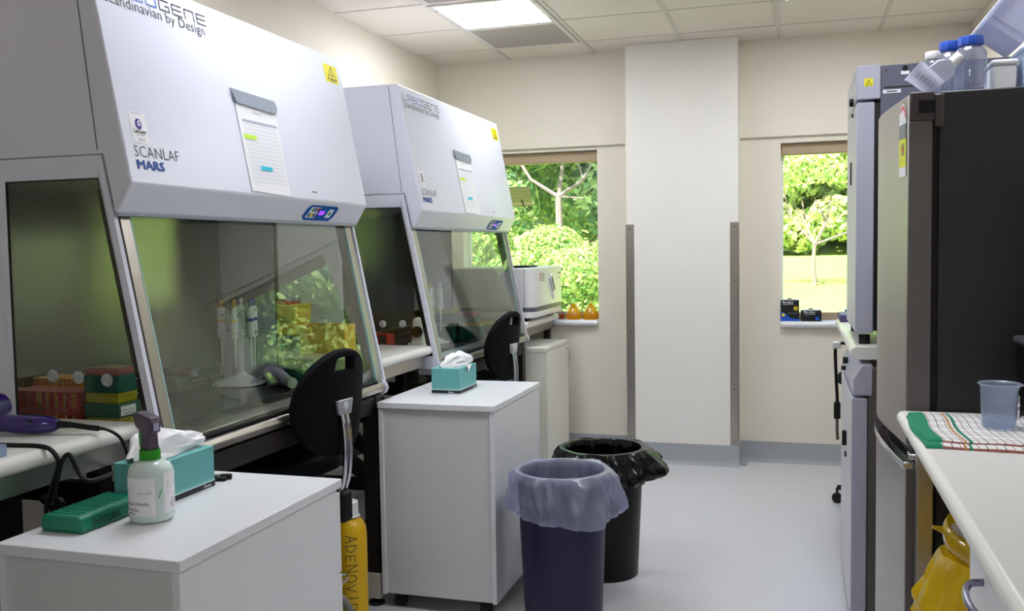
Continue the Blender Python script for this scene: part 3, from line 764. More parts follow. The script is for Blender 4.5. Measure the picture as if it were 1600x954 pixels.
# ------------------------------------------------------------------ chairs
def chair(loc, rz, label):
    """drafting chair; local +x is behind the backrest, seat centre at the origin"""
    t = thing('drafting_chair', label, 'chair', loc, rz)
    hw, hh = .212, .185; zc = .913; R = .38
    def sq(u, v):
        a = 2 * u - 1; b = 2 * v - 1
        x = a * math.sqrt(1 - b * b / 2); y = b * math.sqrt(1 - a * a / 2)
        return x, y
    def fn(u, v):
        x, y = sq(u, v)
        w = hw * x * (1 - .10 * (y > 0) * y * y); h = hh * y
        th = w / R
        px = R * math.cos(th) - R + .235 - .05 * (y + 1) * .0 + .018 * y
        return Vector((px + .02 * (1 - y * y) * 0, R * math.sin(th), zc + h))
    N = 26
    sk = lambda i, j: (9 <= i <= 15) and (20 <= j <= 22)
    b = MB().grid(N, N, fn, skip=sk).build('backrest', BLACKF, t, solid=.036, subsurf=2, fix=True)
    def sf(u, v):
        x, y = sq(u, v)
        return Vector((-.03 + .225 * x, .23 * y, .685 + .012 * (x * x) - .006 * y * y))
    MB().grid(16, 16, sf).build('seat', BLACKF, t, solid=.06, subsurf=2)
    MB().box(-.12, .10, -.10, .10, .615, .65).build('seat_plate', BLACK, t, bevel=.01)
    # chrome carrier and bar behind the backrest
    c = MB(); c.add([(.262, -.045, .925), (.262, .045, .925), (.262, .032, .872), (.262, -.032, .872), (.246, -.05, .925), (.246, .05, .925), (.246, .035, .872), (.246, -.035, .872)],
                    [(0, 1, 2, 3), (7, 6, 5, 4), (0, 4, 5, 1), (1, 5, 6, 2), (2, 6, 7, 3), (3, 7, 4, 0)])
    co = c.build('bracket', ALU, t, bevel=.004)
    r = MB().lathe([(0, .004), (.012, .004), (.0135, .002), (.0135, 0)], seg=20, M=Matrix.Rotation(PI / 2, 4, 'Y'), cx=.262, cy=0, cz=.902).build('badge', PAPER, co)
    k = MB().lathe([(.0085, .0046), (.0105, .0046)], seg=24, cap=False, M=Matrix.Rotation(PI / 2, 4, 'Y'), cx=.262, cy=0, cz=.902)
    k.build('badge_ring', INKB, co, fix=False)
    m = MB()
    for y in (-.013, .013):
        m.curve([(.254, y, .875), (.262, y, .82), (.264, y, .74), (.255, y, .66), (.235, y, .60)], .0085, 10)
    m.build('back_bar', CHROME, t)
    MB().box(.19, .262, -.03, .03, .50, .61).build('tilt_housing', BLACK, t, bevel=.014, seg=3)
    MB().bar((-.02, 0, .605), (.23, 0, .56), .05, .025).build('back_arm', BLACK, t)
    MB().lathe([(.028, .10), (.028, .40), (.018, .40), (.018, .62)], seg=16).build('gas_column', CHROME, t)
    MB().lathe([(.205, .27), (.215, .27)], seg=4).build('foot_ring_seat', CHROME, t) if False else None
    ring = MB(); ring.tube([(.21 * math.cos(2 * PI * k / 32), .21 * math.sin(2 * PI * k / 32), .27) for k in range(33)], .009, 8)
    for a in (30, 150, 270): ring.tube([(.02 * math.cos(math.radians(a)), .02 * math.sin(math.radians(a)), .30), (.21 * math.cos(math.radians(a)), .21 * math.sin(math.radians(a)), .27)], .007, 8)
    ring.build('foot_ring', CHROME, t)
    for k in range(5):
        a = 2 * PI * k / 5 + .3
        e = Vector((.25 * math.cos(a), .25 * math.sin(a), .085))
        sp = MB(); sp.tube([(0, 0, .12), e], .024, 8, r2=.014)
        so = sp.build('base_arm', BLACK, t)
        cs = MB(); cs.tube([e + Vector((-.012 * math.sin(a), .012 * math.cos(a), -.057)), e + Vector((.012 * math.sin(a), -.012 * math.cos(a), -.057))], .028, 14)
        cs.tube([e + Vector((0, 0, -.03)), e], .008, 8)
        cs.build('caster', RUBBER, so)
    return t
chair((-1.727, 2.86, 0), math.radians(-6), 'black drafting chair in front of the near safety cabinet')
chair((-1.70, 4.75, 0), math.radians(-6), 'black drafting chair in front of the farther safety cabinet')

# ------------------------------------------------------------------ bins
def bag_mesh(r_in, zr, bulge, drop, seed, seg=72, lean=0.0, zin=.25):
    rnd = random.Random(seed)
    ph = [rnd.uniform(0, 6.28) for _ in range(8)]
    prof = [(r_in * .77, zin, .003), (r_in * .82, zin + .10, .004), (r_in * .87, zr - .07, .005), (r_in * .885, zr - .012, .0016), (r_in * .93, zr + .013, .0008), (r_in * 1.05, zr + .012, .0016),
            (r_in * 1.12, zr - .010, .005), (r_in + bulge * .7, zr - drop * .35, .008), (r_in + bulge, zr - drop * .6, .010), (r_in + bulge * .85, zr - drop * .85, .012), (r_in + bulge * .55, zr - drop, .008), (r_in + bulge * .35, zr - drop * .97, .006)]
    def fn(u, v):
        k = v * (len(prof) - 1); i = min(int(k), len(prof) - 2); f = k - i
        r = prof[i][0] * (1 - f) + prof[i + 1][0] * f; z = prof[i][1] * (1 - f) + prof[i + 1][1] * f; w = prof[i][2] * (1 - f) + prof[i + 1][2] * f
        a = 2 * PI * u
        wr = math.sin(7 * a + ph[0] + 1.5 * z * 8) + .8 * math.sin(13 * a + ph[1] - z * 22) + .9 * (1 - abs(math.sin(8.5 * a + ph[2] + z * 9))) ** 3 * .9 + .5 * math.sin(29 * a + ph[3] + z * 30) + 1.0 * (1 - abs(math.sin(5.5 * a + ph[6] - z * 13))) ** 4 * .9
        r += w * wr
        if v > .5: r = max(r, r_in + .004)
        else: r = min(r, r_in * .915) if v < .28 else r
        if i >= 5: r += lean * max(0, math.cos(a - .35)) * min(1, (v - .4) / .4); z += .018 * math.sin(2 * a + ph[4]) * min(1, (v - .45) / .5) + .007 * math.sin(5 * a + ph[5])
        return Vector((r * math.cos(a), r * math.sin(a), z))
    return MB().grid(seg * 2, 44, fn, closed=True)
BAGC = glass_mat('clear_bag_film', (222, 224, 248), 0.28, 0.07, body=(214, 216, 244), bodyfac=.38)
BAGK = mat('black_bag_film', (4, 4, 5), 0.22, bump=0.5, bscale=60, spec=.35)
def bin_body(r0, r1, h, m, parent, seg=48):
    prof = [(r0, 0), (r1, h), (r1 + .004, h + .002), (r1 - .004, h + .004), (r1 - .008, h), (r0 - .006, .012), (0, .012)]
    return MB().lathe([(0, 0)] + prof, seg=seg).build('bin_body', m, parent)
NAVYP = mat('navy_plastic', (26, 22, 62), 0.45)
t = thing('waste_bin', 'navy blue waste bin with a clear bag folded over its rim', 'bin', (-.857, 3.40, 0))
bin_body(.148, .172, .575, NAVYP, t)
bag_mesh(.174, .575, .030, .155, 4, lean=.035).build('bin_bag', BAGC, t)
t = thing('waste_bin', 'black waste bin with a black bag standing behind the blue bin', 'bin', (-.815, 3.965, 0))
bin_body(.150, .178, .545, BLACK, t)
bag_mesh(.180, .545, .040, .10, 9, lean=.065).build('bin_bag', BAGK, t)

# yellow bottle under the near cabinet
t = thing('waste_bottle', 'tall yellow bottle with white cap and black handwriting on the floor', 'bottle', (-1.562, 3.02, 0))
YEL = mat('yellow_plastic', (232, 186, 12), 0.35)
MB().lathe([(0, 0), (.052, 0), (.060, .006), (.060, .40), (.057, .425), (.045, .448), (.028, .458), (.026, .47), (0, .47)], seg=120).build('bottle_body', YEL, t)
MB().lathe([(0, .52), (.026, .52), (.031, .516), (.032, .468), (.038, .466), (.038, .462), (0, .462)], seg=32).build('cap', WHITEP, t)
s = MB()
a0 = math.atan2(-3.02, 1.545)
def cyl_fn(r, a0, z0, vertical=False):
    def f(x, y):
        if vertical: x, y = y, -x
        a = a0 + x / r
        return Vector((r * math.cos(a), r * math.sin(a), z0 + y))
    return f
HW = {'A': [[(0, 0), (.5, 1), (1, 0)], [(.2, .38), (.85, .42)]], 'D': [[(.05, 0), (.0, 1), (.55, .92), (.95, .55), (.7, .15), (.05, 0)]], 'E': [[(.9, 1), (0, .95), (.05, 0), (.95, .05)], [(.02, .5), (.7, .52)]],
      'N': [[(0, 0), (.05, 1), (.9, 0), (.95, 1)]], 'O': [[(.5 + .5 * math.cos(.3 + k * PI / 8), .5 + .5 * math.sin(.3 + k * PI / 8)) for k in range(17)]], 'V': [[(0, 1), (.5, 0), (1, 1)]], 'I': [[(.5, 0), (.52, 1)]],
      'R': [[(.05, 0), (.0, 1), (.7, .95), (.85, .7), (.6, .48), (.05, .45), (.95, 0)]], 'U': [[(0, 1), (.05, .25), (.4, 0), (.85, .2), (.95, 1)]], 'S': [[(.9, .85), (.5, 1), (.1, .8), (.3, .55), (.75, .42), (.85, .15), (.4, 0), (.0, .15)]]}
fw = cyl_fn(.0606, a0 - .30, .405, True)
for k, ch in enumerate('ADENOVIRUS'):
    for st in HW[ch]:
        P_ = [(.036 * k + p[0] * .025, p[1] * (.042 - .004 * (k % 3))) for p in st]; Q_ = []
        for a, b in zip(P_[:-1], P_[1:]): Q_ += [(a[0] + (b[0] - a[0]) * q / 5, a[1] + (b[1] - a[1]) * q / 5) for q in range(5)]
        stroke(s, Q_ + [P_[-1]], .0028, fw)
s.build('handwriting', INK, t, fix=False)
t = thing('hose', 'grey rubber hose loop lying against the yellow bottle', 'hose', (-1.487, 2.79, 0))
m = MB(); m.tube([(.0 + .075 * math.cos(a) - .03, .01 * math.sin(a * 2), .13 + .125 * math.sin(a)) for a in [-1.7 + 4.9 * k / 24 for k in range(25)]] , .014, 10)
m.build('tube', mat('grey_hose', (120, 116, 108), .4), t)

# ------------------------------------------------------------------ fridge
FDOOR = mat('fridge_steel', (172, 166, 164), 0.34, 0.85, bump=0.05, bscale=20, aniso=(1, 1, 30))
FSIDE = mat('fridge_dark_side', (44, 44, 47), 0.42, 0.2)
FDSIDE = mat('fridge_door_side', (108, 104, 104), 0.45, 0.5)
t = thing('fridge', 'tall dark sided fridge with steel doors at right, bottles standing on top', 'fridge', (0, 0, 0))
MB().box(.352, .99, 2.65, 3.29, .03, 1.812).build('body', FSIDE, t, bevel=.004)
pr = [(.277, 2.652), (.266, 2.75), (.255, 2.85), (.2455, 2.95), (.2395, 3.05), (.240, 3.12), (.248, 3.2), (.266, 3.288)]
pd = pr + [(.335, 3.288), (.335, 2.652)]
up = MB().prism(pd, 'z', .884, 1.808).build('upper_door', FDOOR, t, bevel=.003)
lo = MB().prism(pd, 'z', .10, .824).build('lower_door', FDOOR, t, bevel=.003)
for dd, z0, z1 in ((up, .888, 1.736), (lo, .104, .820)):
    MB().box(.279, .3345, 2.6495, 2.6525, z0, z1).build('door_edge', FDSIDE, dd)
pi = [(x + .035, y) for x, y in pr] + [(.335, 3.288), (.335, 2.652)]
MB().prism(pi, 'z', .824, .884).build('handle_recess', BLACK, t)
# chrome lip that sags in the middle
l = MB(); n = len(pr)
tops = [.838, .836, .838, .842, .846, .848, .848, .846]
vs = []; fs = []
for i, (x, y) in enumerate(pr):
    z1 = tops[i]; z0 = z1 - .018
    vs += [(x - .006, y, z0), (x - .006, y, z1), (x + .02, y, z1), (x + .02, y, z0)]
for i in range(n - 1):
    for k in range(4): fs.append((i * 4 + k, i * 4 + (k + 1) % 4, (i + 1) * 4 + (k + 1) % 4, (i + 1) * 4 + k))
fs += [(3, 2, 1, 0), tuple((n - 1) * 4 + k for k in range(4))]
l.add(vs, fs); l.build('handle_lip', CHROME, lo, bevel=.002)
g_ = MB(); g_.box(.335, .352, 2.660, 3.28, .10, 1.80); g_.build('door_gasket', BLACK, t)
h = MB(); h.box(.279, .338, 2.642, 2.70, 1.738, 1.813); h.box(.338, .362, 2.644, 2.70, 1.72, 1.806); h.build('hinge_cover', mat('hinge_grey', (58, 54, 54), .5), t, bevel=.004)
MB().box(.300, .338, 2.6405, 2.645, 1.757, 1.790).build('hinge_recess', BLACK, t)
MB().box(.285, .335, 2.645, 2.70, .846, .862).build('hinge_pin', CHROME, t, bevel=.004)
MB().box(.37, .97, 2.68, 3.26, 0, .03).build('plinth', BLACK, t)
# energy label follows the door curve
e = MB()
def door_pt(s, z, off=.0015):
    y = 2.672 + s; 
    for (xa, ya), (xb, yb_) in zip(pr[:-1], pr[1:]):
        if ya <= y <= yb_: return Vector((xa + (xb - xa) * (y - ya) / (yb_ - ya) - off, y, z))
    return Vector((pr[-1][0], y, z))
def strip(z0, z1, mi, s0=0, s1=.078): rect(e, s0, s1, z0, z1, lambda a, b: door_pt(a, b, .0015 if mi != 3 else .002), mi)
strip(1.600, 1.625, 0); strip(1.625, 1.700, 1); strip(1.655, 1.688, 0, .018, .058); strip(1.700, 1.738, 2); strip(1.738, 1.752, 0)
vs = [tuple(door_pt(.039 - .039 * math.cos(PI * k / 14), 1.752 + .042 * math.sin(PI * k / 14))) for k in range(15)]
e.add(vs, [tuple(range(15))], 0)
vs = [tuple(door_pt(.040 + .036 * math.cos(PI * k / 14), 1.752 + .036 * math.sin(PI * k / 14), .002)) for k in range(3, 15)]
vs2 = [tuple(door_pt(.040 + .026 * math.cos(PI * k / 14), 1.752 + .026 * math.sin(PI * k / 14), .002)) for k in range(3, 15)]
e.add(vs + vs2, [(i, i + 1, i + 13, i + 12) for i in range(11)], 3)
rect(e, .030, .046, 1.664, 1.680, lambda a, b: door_pt(a, b, .002), 3)
for k in range(4): rect(e, .012, .064, 1.706 + .008 * k, 1.709 + .008 * k, lambda a, b: door_pt(a, b, .002), 4)
e.build('energy_label', PAPER, up, mats=[mat('energy_yellow', (226, 232, 40), .5), mat('energy_grey', (110, 110, 118), .5), mat('energy_red', (226, 92, 90), .5), PAPERG], fix=False)

# ------------------------------------------------------------------ incubators on and under the far right-hand bench
INC = mat('lilac_grey_enamel', (176, 176, 192), 0.4)
INCF = mat('pale_enamel_front', (206, 206, 208), 0.4)
INCD = mat('slate_enamel', (92, 94, 112), 0.45)
BZ = 1.05
t = thing('lab_bench', 'white bench beyond the fridge holding the tall incubator', 'bench', (0, 0, 0))
MB().prism(bullnose(1.0, .186, BZ, .05), 'y', 3.60, 5.0).build('benchtop', BENCH, t, bevel=.003)
for x, y in ((.28, 3.68), (.93, 3.68), (.28, 4.92), (.93, 4.92)):
    MB().box(x - .022, x + .022, y - .022, y + .022, 0, BZ - .05).build('leg', DARKST, t) if (x, y) != (.28, 3.68) else None
t = thing('incubator', 'tall lilac grey incubator on the bench behind the fridge', 'incubator', (0, 0, 0))
x0, y0, y1 = .206, 3.66, 4.28
MB().box(.288, .93, y0 + .004, y1 - .004, 1.085, 2.068).build('body', INCD, t, bevel=.004)
s = MB(); s.box(.30, .925, y0 + .0025, y0 + .0045, 1.985, 1.990); s.build('seam', GAP, t)
cbx = MB().box(x0, .288, y0, y1, 1.948, 2.072).build('control_box', INC, t, bevel=.004)
dr = MB().box(x0, .268, y0, y1, 1.093, 1.938).build('door', INC, t, bevel=.004)
MB().box(x0 - .0012, x0 + .002, y0 + .004, y1 - .004, 1.10, 1.932).build('door_front', INCF, dr)
MB().box(x0 - .0012, x0 + .002, y0 + .004, y1 - .004, 1.952, 2.068).build('control_front', INCF, cbx)
MB().box(.268, .288, y0 + .02, y1 - .02, 1.10, 1.95).build('door_gasket', RUBBER, t)
MB().box(x0 - .008, x0 - .001, y0 + .27, y0 + .285, 1.655, 1.745).build('door_handle', mat('dark_handle', (90, 84, 80), .4), dr, bevel=.002)
MB().tube([(x0 - .016, y0 + .18, 1.965), (x0, y0 + .18, 1.965)], .016, 14).build('knob', BLACK, cbx)
MB().tube([(x0 - .008, y0 + .18, 1.915), (x0, y0 + .18, 1.915)], .008, 10).build('lock', BLACK, dr)
s = MB(); f = plane_fn((.232, y0 - .001, 1.995), (1, 0, 0), (0, 0, 1)); rect(s, 0, .030, 0, .028, f, 0)
f = plane_fn((.232, y0 - .0016, 1.995), (1, 0, 0), (0, 0, 1)); stroke(s, [(.005, .005), (.025, .005), (.015, .023), (.005, .005)], .0014, f, 1)
stroke(s, [(.0165, .019), (.0135, .013), (.0165, .013), (.014, .007)], .0012, f, 1)
s.build('warning_sticker', YELLOW, cbx, mats=[INK], fix=False)
s = MB(); rect(s, 0, .060, 0, .013, plane_fn((.296, y0 + .0022, 1.966), (1, 0, 0), (0, 0, 1)), 0); rect(s, .012, .048, .004, .009, plane_fn((.296, y0 + .0016, 1.966), (1, 0, 0), (0, 0, 1)), 1)
rect(s, 0, .028, 0, .013, plane_fn((.356, y0 + .0022, 2.030), (1, 0, 0), (0, 0, 1)), 0)
s.build('name_plate', PAPER, t, mats=[INKG], fix=False)
MB().tube([(.370, y0 - .003, 2.052), (.370, y0 + .005, 2.052)], .009, 12).build('port', BLACK, t)
MB().tube([(.305, y0 - .002, 2.052), (.305, y0 + .005, 2.052)], .004, 10).build('screw', CHROME, t)
for x in (.24, .88):
    for y in (y0 + .04, y1 - .04): MB().lathe([(.02, 0), (.02, .035)], cx=x, cy=y, cz=BZ).build('foot', RUBBER, t)
t = thing('incubator', 'lilac grey incubator standing on the floor under the bench', 'incubator', (0, 0, 0))
x0, y0, y1 = .190, 3.575, 4.36
MB().box(.246, .93, y0 + .004, y1, .03, .975).build('body', mat('brown_grey_enamel', (104, 98, 94), .4, .3), t, bevel=.003)
c = MB(); c.prism([(.195, .872), (.195, .93), (.225, .985), (.262, .985), (.262, .872)], 'y', y0, y1); cbx = c.build('control_box', INC, t, bevel=.004)
dr = MB().box(x0, .244, y0, y1, .03, .862).build('door', INC, t, bevel=.004)
MB().box(x0 - .0012, x0 + .002, y0 + .004, y1 - .004, .036, .856).build('door_front', INCF, dr)
for yy, zz, r in ((4.05, .945, .014), (4.12, .905, .010), (4.2, .895, .010)): MB().tube([(.18, yy, zz), (.20, yy, zz)], r, 12).build('knob', BLACK, cbx)
MB().box(x0 - .018, x0, 3.90, 3.92, .62, .68).build('handle', BLACK, dr, bevel=.004)
MB().box(x0 - .008, x0, 3.90, 3.915, .575, .595).build('lock', BLACK, dr)
for x in (.28, .88):
    for y in (y0 + .06, y1 - .06): MB().lathe([(.02, 0), (.02, .035)], cx=x, cy=y).build('foot', RUBBER, t)
t = thing('power_cord', 'black power cord hanging over the far bench edge near incubators', 'cord', (0, 0, 0))
m = MB(); m.curve([(.24, 4.62, .955), (.185, 4.62, .958), (.172, 4.62, .93), (.176, 4.62, .80), (.181, 4.62, .70), (.181, 4.62, .60)], .0075, 8); m.build('cable', BLACK, t)
MB().box(.166, .196, 4.605, 4.635, .60, .68).build('plug', BLACK, t, bevel=.005)
MB().tube([(.181, 4.62, .60), (.181, 4.62, .55), (.184, 4.62, .50)], .007, 8).build('plug_tail', mat('grey_cable', (90, 86, 84), .5), t)
MB().box(.16, .196, 4.60, 4.64, .935, .965).build('cable_clip', WHITEP, t, bevel=.004)
o = MB().prism([(.196, BZ), (.196, BZ + .035), (.30, BZ + .035), (.30, BZ)], 'y', 4.72, 4.96).build('storage_tray', mat('purple_plastic', (84, 70, 120), .4), bevel=.004)
tag(o, 'small purple tray at the far end of the incubator bench', 'tray')
chair((.462, 5.36, 0), math.radians(19), 'black drafting chair mostly hidden behind the incubator bench, caster showing')

# ------------------------------------------------------------------ things on the fridge
CLEAR = glass_mat('clear_glassware', (238, 242, 250), 0.03, 0.07, body=(226, 226, 240), bodyfac=.10)
CLEARP = glass_mat('clear_plasticware', (240, 242, 248), 0.12, 0.06, body=(232, 232, 242), bodyfac=.30)
FROST = glass_mat('frosted_plastic', (236, 238, 246), 0.25, 0.05, body=(228, 230, 244), bodyfac=.55)
BLUECAP = mat('blue_cap', (18, 70, 168), 0.4)
FZ = 1.812
def reagent_bottle(x, y, r, h, label, capm=BLUECAP, rc=None, grp=None):
    t = thing('reagent_bottle', label, 'bottle', (x, y, FZ), group=grp)
    rc = rc or r * .68
    pr_ = [(0, .004), (r * .86, .003), (r * .97, .010), (r, .022), (r, h * .66), (r * .96, h * .73), (r * .80, h * .80), (rc * .86, h * .84), (rc * .84, h * .97), (rc * .78, h * .97), (rc * .78, h * .845), (r * .93, h * .72), (r * .955, h * .64), (r * .955, .03), (0, .012)]
    MB().lathe(pr_, seg=40).build('bottle_body', CLEAR, t)
    c = MB(); seg = 40; vs = []; fs = []
    zs_ = [h * .85, h * .86, h * .985, h]
    for j, z in enumerate(zs_):
        for k in range(seg):
            a = 2 * PI * k / seg; rr = rc * (1.0 + .045 * math.cos(10 * a)) * (1 if j in (1, 2) else .95)
            vs.append((rr * math.cos(a), rr * math.sin(a), z))
    for j in range(3):
        for k in range(seg): fs.append((j * seg + k, j * seg + (k + 1) % seg, (j + 1) * seg + (k + 1) % seg, (j + 1) * seg + k))
    fs += [tuple(range(seg - 1, -1, -1)), tuple(3 * seg + k for k in range(seg))]
    c.add(vs, fs); c.build('cap', capm, t)
    return t
reagent_bottle(.443, 2.78, .0405, .158, 'larger clear bottle with blue cap at the front of fridge top', rc=.0305)
reagent_bottle(.412, 2.93, .040, .178, 'clear bottle with blue cap standing behind the larger blue-capped bottle', rc=.026)
t = reagent_bottle(.365, 2.90, .026, .148, 'slim clear bottle with white cap on the fridge', capm=WHITEP, rc=.0195)
# leaning culture flask
t = thing('culture_flask', 'clear plastic flask with white cap leaning on the bottles', 'flask', (.345, 2.76, FZ + .004))
b = MB(); b.M = Matrix.Rotation(math.radians(52), 4, 'Y')
b.prism([(-.030, .0), (.030, .0), (.030, .075), (.014, .098), (-.014, .098), (-.030, .075)], 'y', -.018, .018)
b.build('flask_body', CLEARP, t, bevel=.004)
b = MB(); b.M = Matrix.Rotation(math.radians(52), 4, 'Y'); b.lathe([(0, .098), (.016, .098), (.016, .124), (.014, .126), (0, .126)], seg=24); b.build('cap', WHITEP, t)
t.location = (.318, 2.76, FZ + .028)
t = thing('plastic_beaker', 'tilted clear plastic measuring beaker at the fridge front edge', 'beaker', (.336, 2.70, FZ + .028))
b = MB(); b.M = Matrix.Rotation(math.radians(-48), 4, 'Y'); b.lathe([(0, -.02), (.026, -.02), (.031, .055), (.034, .058), (.030, .056), (.025, -.017), (0, -.017)], seg=28); b.build('beaker_body', CLEARP, t)
s = MB(); s.M = Matrix.Rotation(math.radians(-48), 4, 'Y')
for k in range(5): rect(s, -.2, .35, -.006 + .011 * k, -.004 + .011 * k, lambda a, z: Vector(((.0285 + .0006 * k) * math.cos(a - 1.9), (.0285 + .0006 * k) * math.sin(a - 1.9), z)))
s.build('graduation', INKG, t, fix=False)
t = thing('foam_box', 'white foam box on the fridge beside the bottles', 'box', (0, 0, 0))
MB().box(.497, .556, 2.78, 2.90, FZ, FZ + .078).build('box_body', mat('white_foam', (230, 232, 238), .7, noise=.02), t, bevel=.005)
MB().box(.494, .559, 2.777, 2.903, FZ + .078, FZ + .094).build('lid', mat('white_foam', (230, 232, 238), .7), t, bevel=.006)
t = thing('storage_tub', 'pale blue ribbed plastic tub at the right end of fridge top', 'tub', (0, 0, 0))
PB = mat('pale_blue_plastic', (196, 212, 240), 0.4)
MB().box(.572, .80, 2.78, 3.0, FZ, FZ + .122).build('tub_body', PB, t, bevel=.008)
for k in range(7): MB().box(.570, .80, 2.777, 2.7802, FZ + .018 + .014 * k, FZ + .022 + .014 * k).build('rib', PB, t)
MB().box(.566, .806, 2.774, 3.006, FZ + .112, FZ + .124).build('rim', PB, t, bevel=.003)
t = thing('storage_tub', 'translucent plastic tub tilted on top of the pale blue tub', 'tub', (.566, 2.88, FZ + .130))
R_ = Matrix.Rotation(math.radians(-53), 4, 'Y')
b = MB(); b.M = R_
w, d_, h_ = .105, .10, .30
def tray(b, x0, x1, y0, y1, z0, z1, th):
    b.box(x0, x1, y0, y1, z0, z0 + th); b.box(x0, x0 + th, y0, y1, z0, z1); b.box(x1 - th, x1, y0, y1, z0, z1); b.box(x0, x1, y0, y0 + th, z0, z1); b.box(x0, x1, y1 - th, y1, z0, z1)
tray(b, 0, .30, -.10, .10, .0, .115, .003)
b.build('tray_body', FROST, t, bevel=.004)
b = MB(); b.M = R_
for x in (.02, .10, .18, .26): b.box(x, x + .006, -.104, -.10, .012, .105)
b.box(.02, .27, -.104, -.10, .09, .096)
b.build('rib', FROST, t)
b = MB(); b.M = R_; b.box(-.008, .308, -.108, .108, .108, .117); b.build('rim', FROST, t, bevel=.003)

# ------------------------------------------------------------------ right-hand bench and what is on it
t = thing('lab_bench', 'white bench at near right with tea towel and beaker', 'bench', (0, 0, 0))
MB().prism(bullnose(1.0, .252, .98, .036), 'y', -.6, 2.635).build('benchtop', BENCH, t, bevel=.004)
MB().box(.298, .338, 2.585, 2.625, 0, .944).build('leg', STEEL, t, bevel=.003)
MB().box(.94, .98, 2.585, 2.625, 0, .944).build('leg', STEEL, t, bevel=.003)
t = thing('base_cabinet', 'white base cabinet with chrome handles under the near right bench', 'cabinet', (0, 0, 0))
MB().box(.33, 1.0, -.5, 1.885, .08, .943).build('carcass', LAM, t)
for y0, y1 in ((1.29, 1.884), (.69, 1.286), (.09, .686), (-.5, .086)):
    d = MB().box(.310, .329, y0, y1, .09, .938).build('door', LAM, t, bevel=.0015)
    yy = y1 - .09
    m = MB(); yy = y1 - .135; m.curve([(.310, yy, .832), (.288, yy - .004, .829), (.277, yy - .03, .823), (.275, yy - .08, .818), (.286, yy - .135, .816), (.310, yy - .15, .816)], .0065, 10)
    m.build('handle', mat('satin_chrome', (150, 148, 168), .2, 1.0), d)
MB().box(.37, 1.0, -.5, 1.88, 0, .08).build('plinth', GREYP, t)
# folded tea towel
CL_W = mat('towel_white', (226, 226, 224), .9, bump=.3, bscale=900); CL_G = mat('towel_green', (18, 128, 92), .9, bump=.3, bscale=900); CL_K = mat('towel_dark', (46, 52, 56), .9); CL_T = mat('towel_tan', (178, 132, 76), .9); CL_R = mat('towel_rust', (150, 90, 84), .9)
t = thing('tea_towel', 'folded white checked tea towel with green borders on the right bench', 'towel', (0, 0, 0))
def towel_layer(x0, x1, y0, y1, z, skew, seed):
    rnd = random.Random(seed); mb = MB(); nx, ny = 240, 120
    def fn(u, v):
        x = x0 + (x1 - x0) * u; y = y0 + (y1 - y0) * v + skew * u + .003 * math.sin(u * 9 + seed)
        x += .004 * math.sin(v * 7 + seed)
        ed = min(1, min(u, 1 - u) / .02) ; ed2 = min(1, min(v, 1 - v) / .03); e_ = math.sqrt(max(0, 1 - (1 - ed) ** 2)) * math.sqrt(max(0, 1 - (1 - ed2) ** 2))
        return Vector((x, y, z - .007 + .007 * e_ + .0008 * math.sin(u * 23 + v * 5)))
    vs = [tuple(fn(i / nx, j / ny)) for j in range(ny + 1) for i in range(nx + 1)]; fs = []; ms = []
    L = (x1 - x0)
    def colr(i, j):
        s_ = (i + .5) / nx * L * 1000; q = (j + .5) / ny * (y1 - y0) * 1000
        if s_ < 32: return 1
        if 74 < s_ < 80: return 3
        if 86 < s_ < 91: return 1
        c_ = s_ % 17
        if c_ < 1.8: return 2 if int(s_ / 17) % 2 else 4
        if q % 19 < 1.7: return 2 if int(q / 21) % 2 else 4
        return 0
    for j in range(ny):
        for i in range(nx):
            fs.append((j * (nx + 1) + i, j * (nx + 1) + i + 1, (j + 1) * (nx + 1) + i + 1, (j + 1) * (nx + 1) + i)); ms.append(colr(i, j))
    mb.v = vs; mb.f = fs; mb.m = ms
    return mb
towel_layer(.262, .70, 2.150, 2.545, .9875, -.02, 1).build('under_fold', CL_W, t, mats=[CL_G, CL_K, CL_T, CL_R], fix=False)
towel_layer(.268, .70, 2.185, 2.550, .993, -.02, 2).build('upper_fold', CL_W, t, mats=[CL_G, CL_K, CL_T, CL_R], fix=False)
# beaker on the towel
PP = glass_mat('milky_polypropylene', (232, 238, 248), .3, .05, body=(214, 222, 240), bodyfac=.27)
t = thing('plastic_beaker', 'milky plastic beaker standing on the tea towel', 'beaker', (.446, 2.365, .9945))
def spout(r, z, k, seg=48):
    out = []
    for q in range(seg):
        a = 2 * PI * q / seg; da = math.atan2(math.sin(a + .55), math.cos(a + .55)); rr = r + k * math.exp(-(da / .25) ** 2)
        out.append((rr * math.cos(a), rr * math.sin(a), z))
    return out
seg = 48; rings = [spout(.001, .002, 0), spout(.034, .001, 0), spout(.0365, .006, 0), spout(.0395, .085, 0), spout(.0405, .096, .004), spout(.0455, .1005, .008), spout(.0448, .1025, .008), spout(.0395, .099, .004), spout(.0382, .085, 0), spout(.035, .008, 0), spout(.001, .006, 0)]
m = MB(); m.add([p for r_ in rings for p in r_], [(j * seg + k, j * seg + (k + 1) % seg, (j + 1) * seg + (k + 1) % seg, (j + 1) * seg + k) for j in range(len(rings) - 1) for k in range(seg)])
m.build('beaker_body', PP, t)
s = MB()
for k in range(6): rect(s, 0, .22 if k % 2 else .4, .02 + .012 * k, .0207 + .012 * k, lambda a, z: Vector(((.0372 + .0395 * 0 + z * .035) * math.cos(a - 2.1), (.0372 + z * .035) * math.sin(a - 2.1), z)))
s.build('graduation', GREYP, t, fix=False)
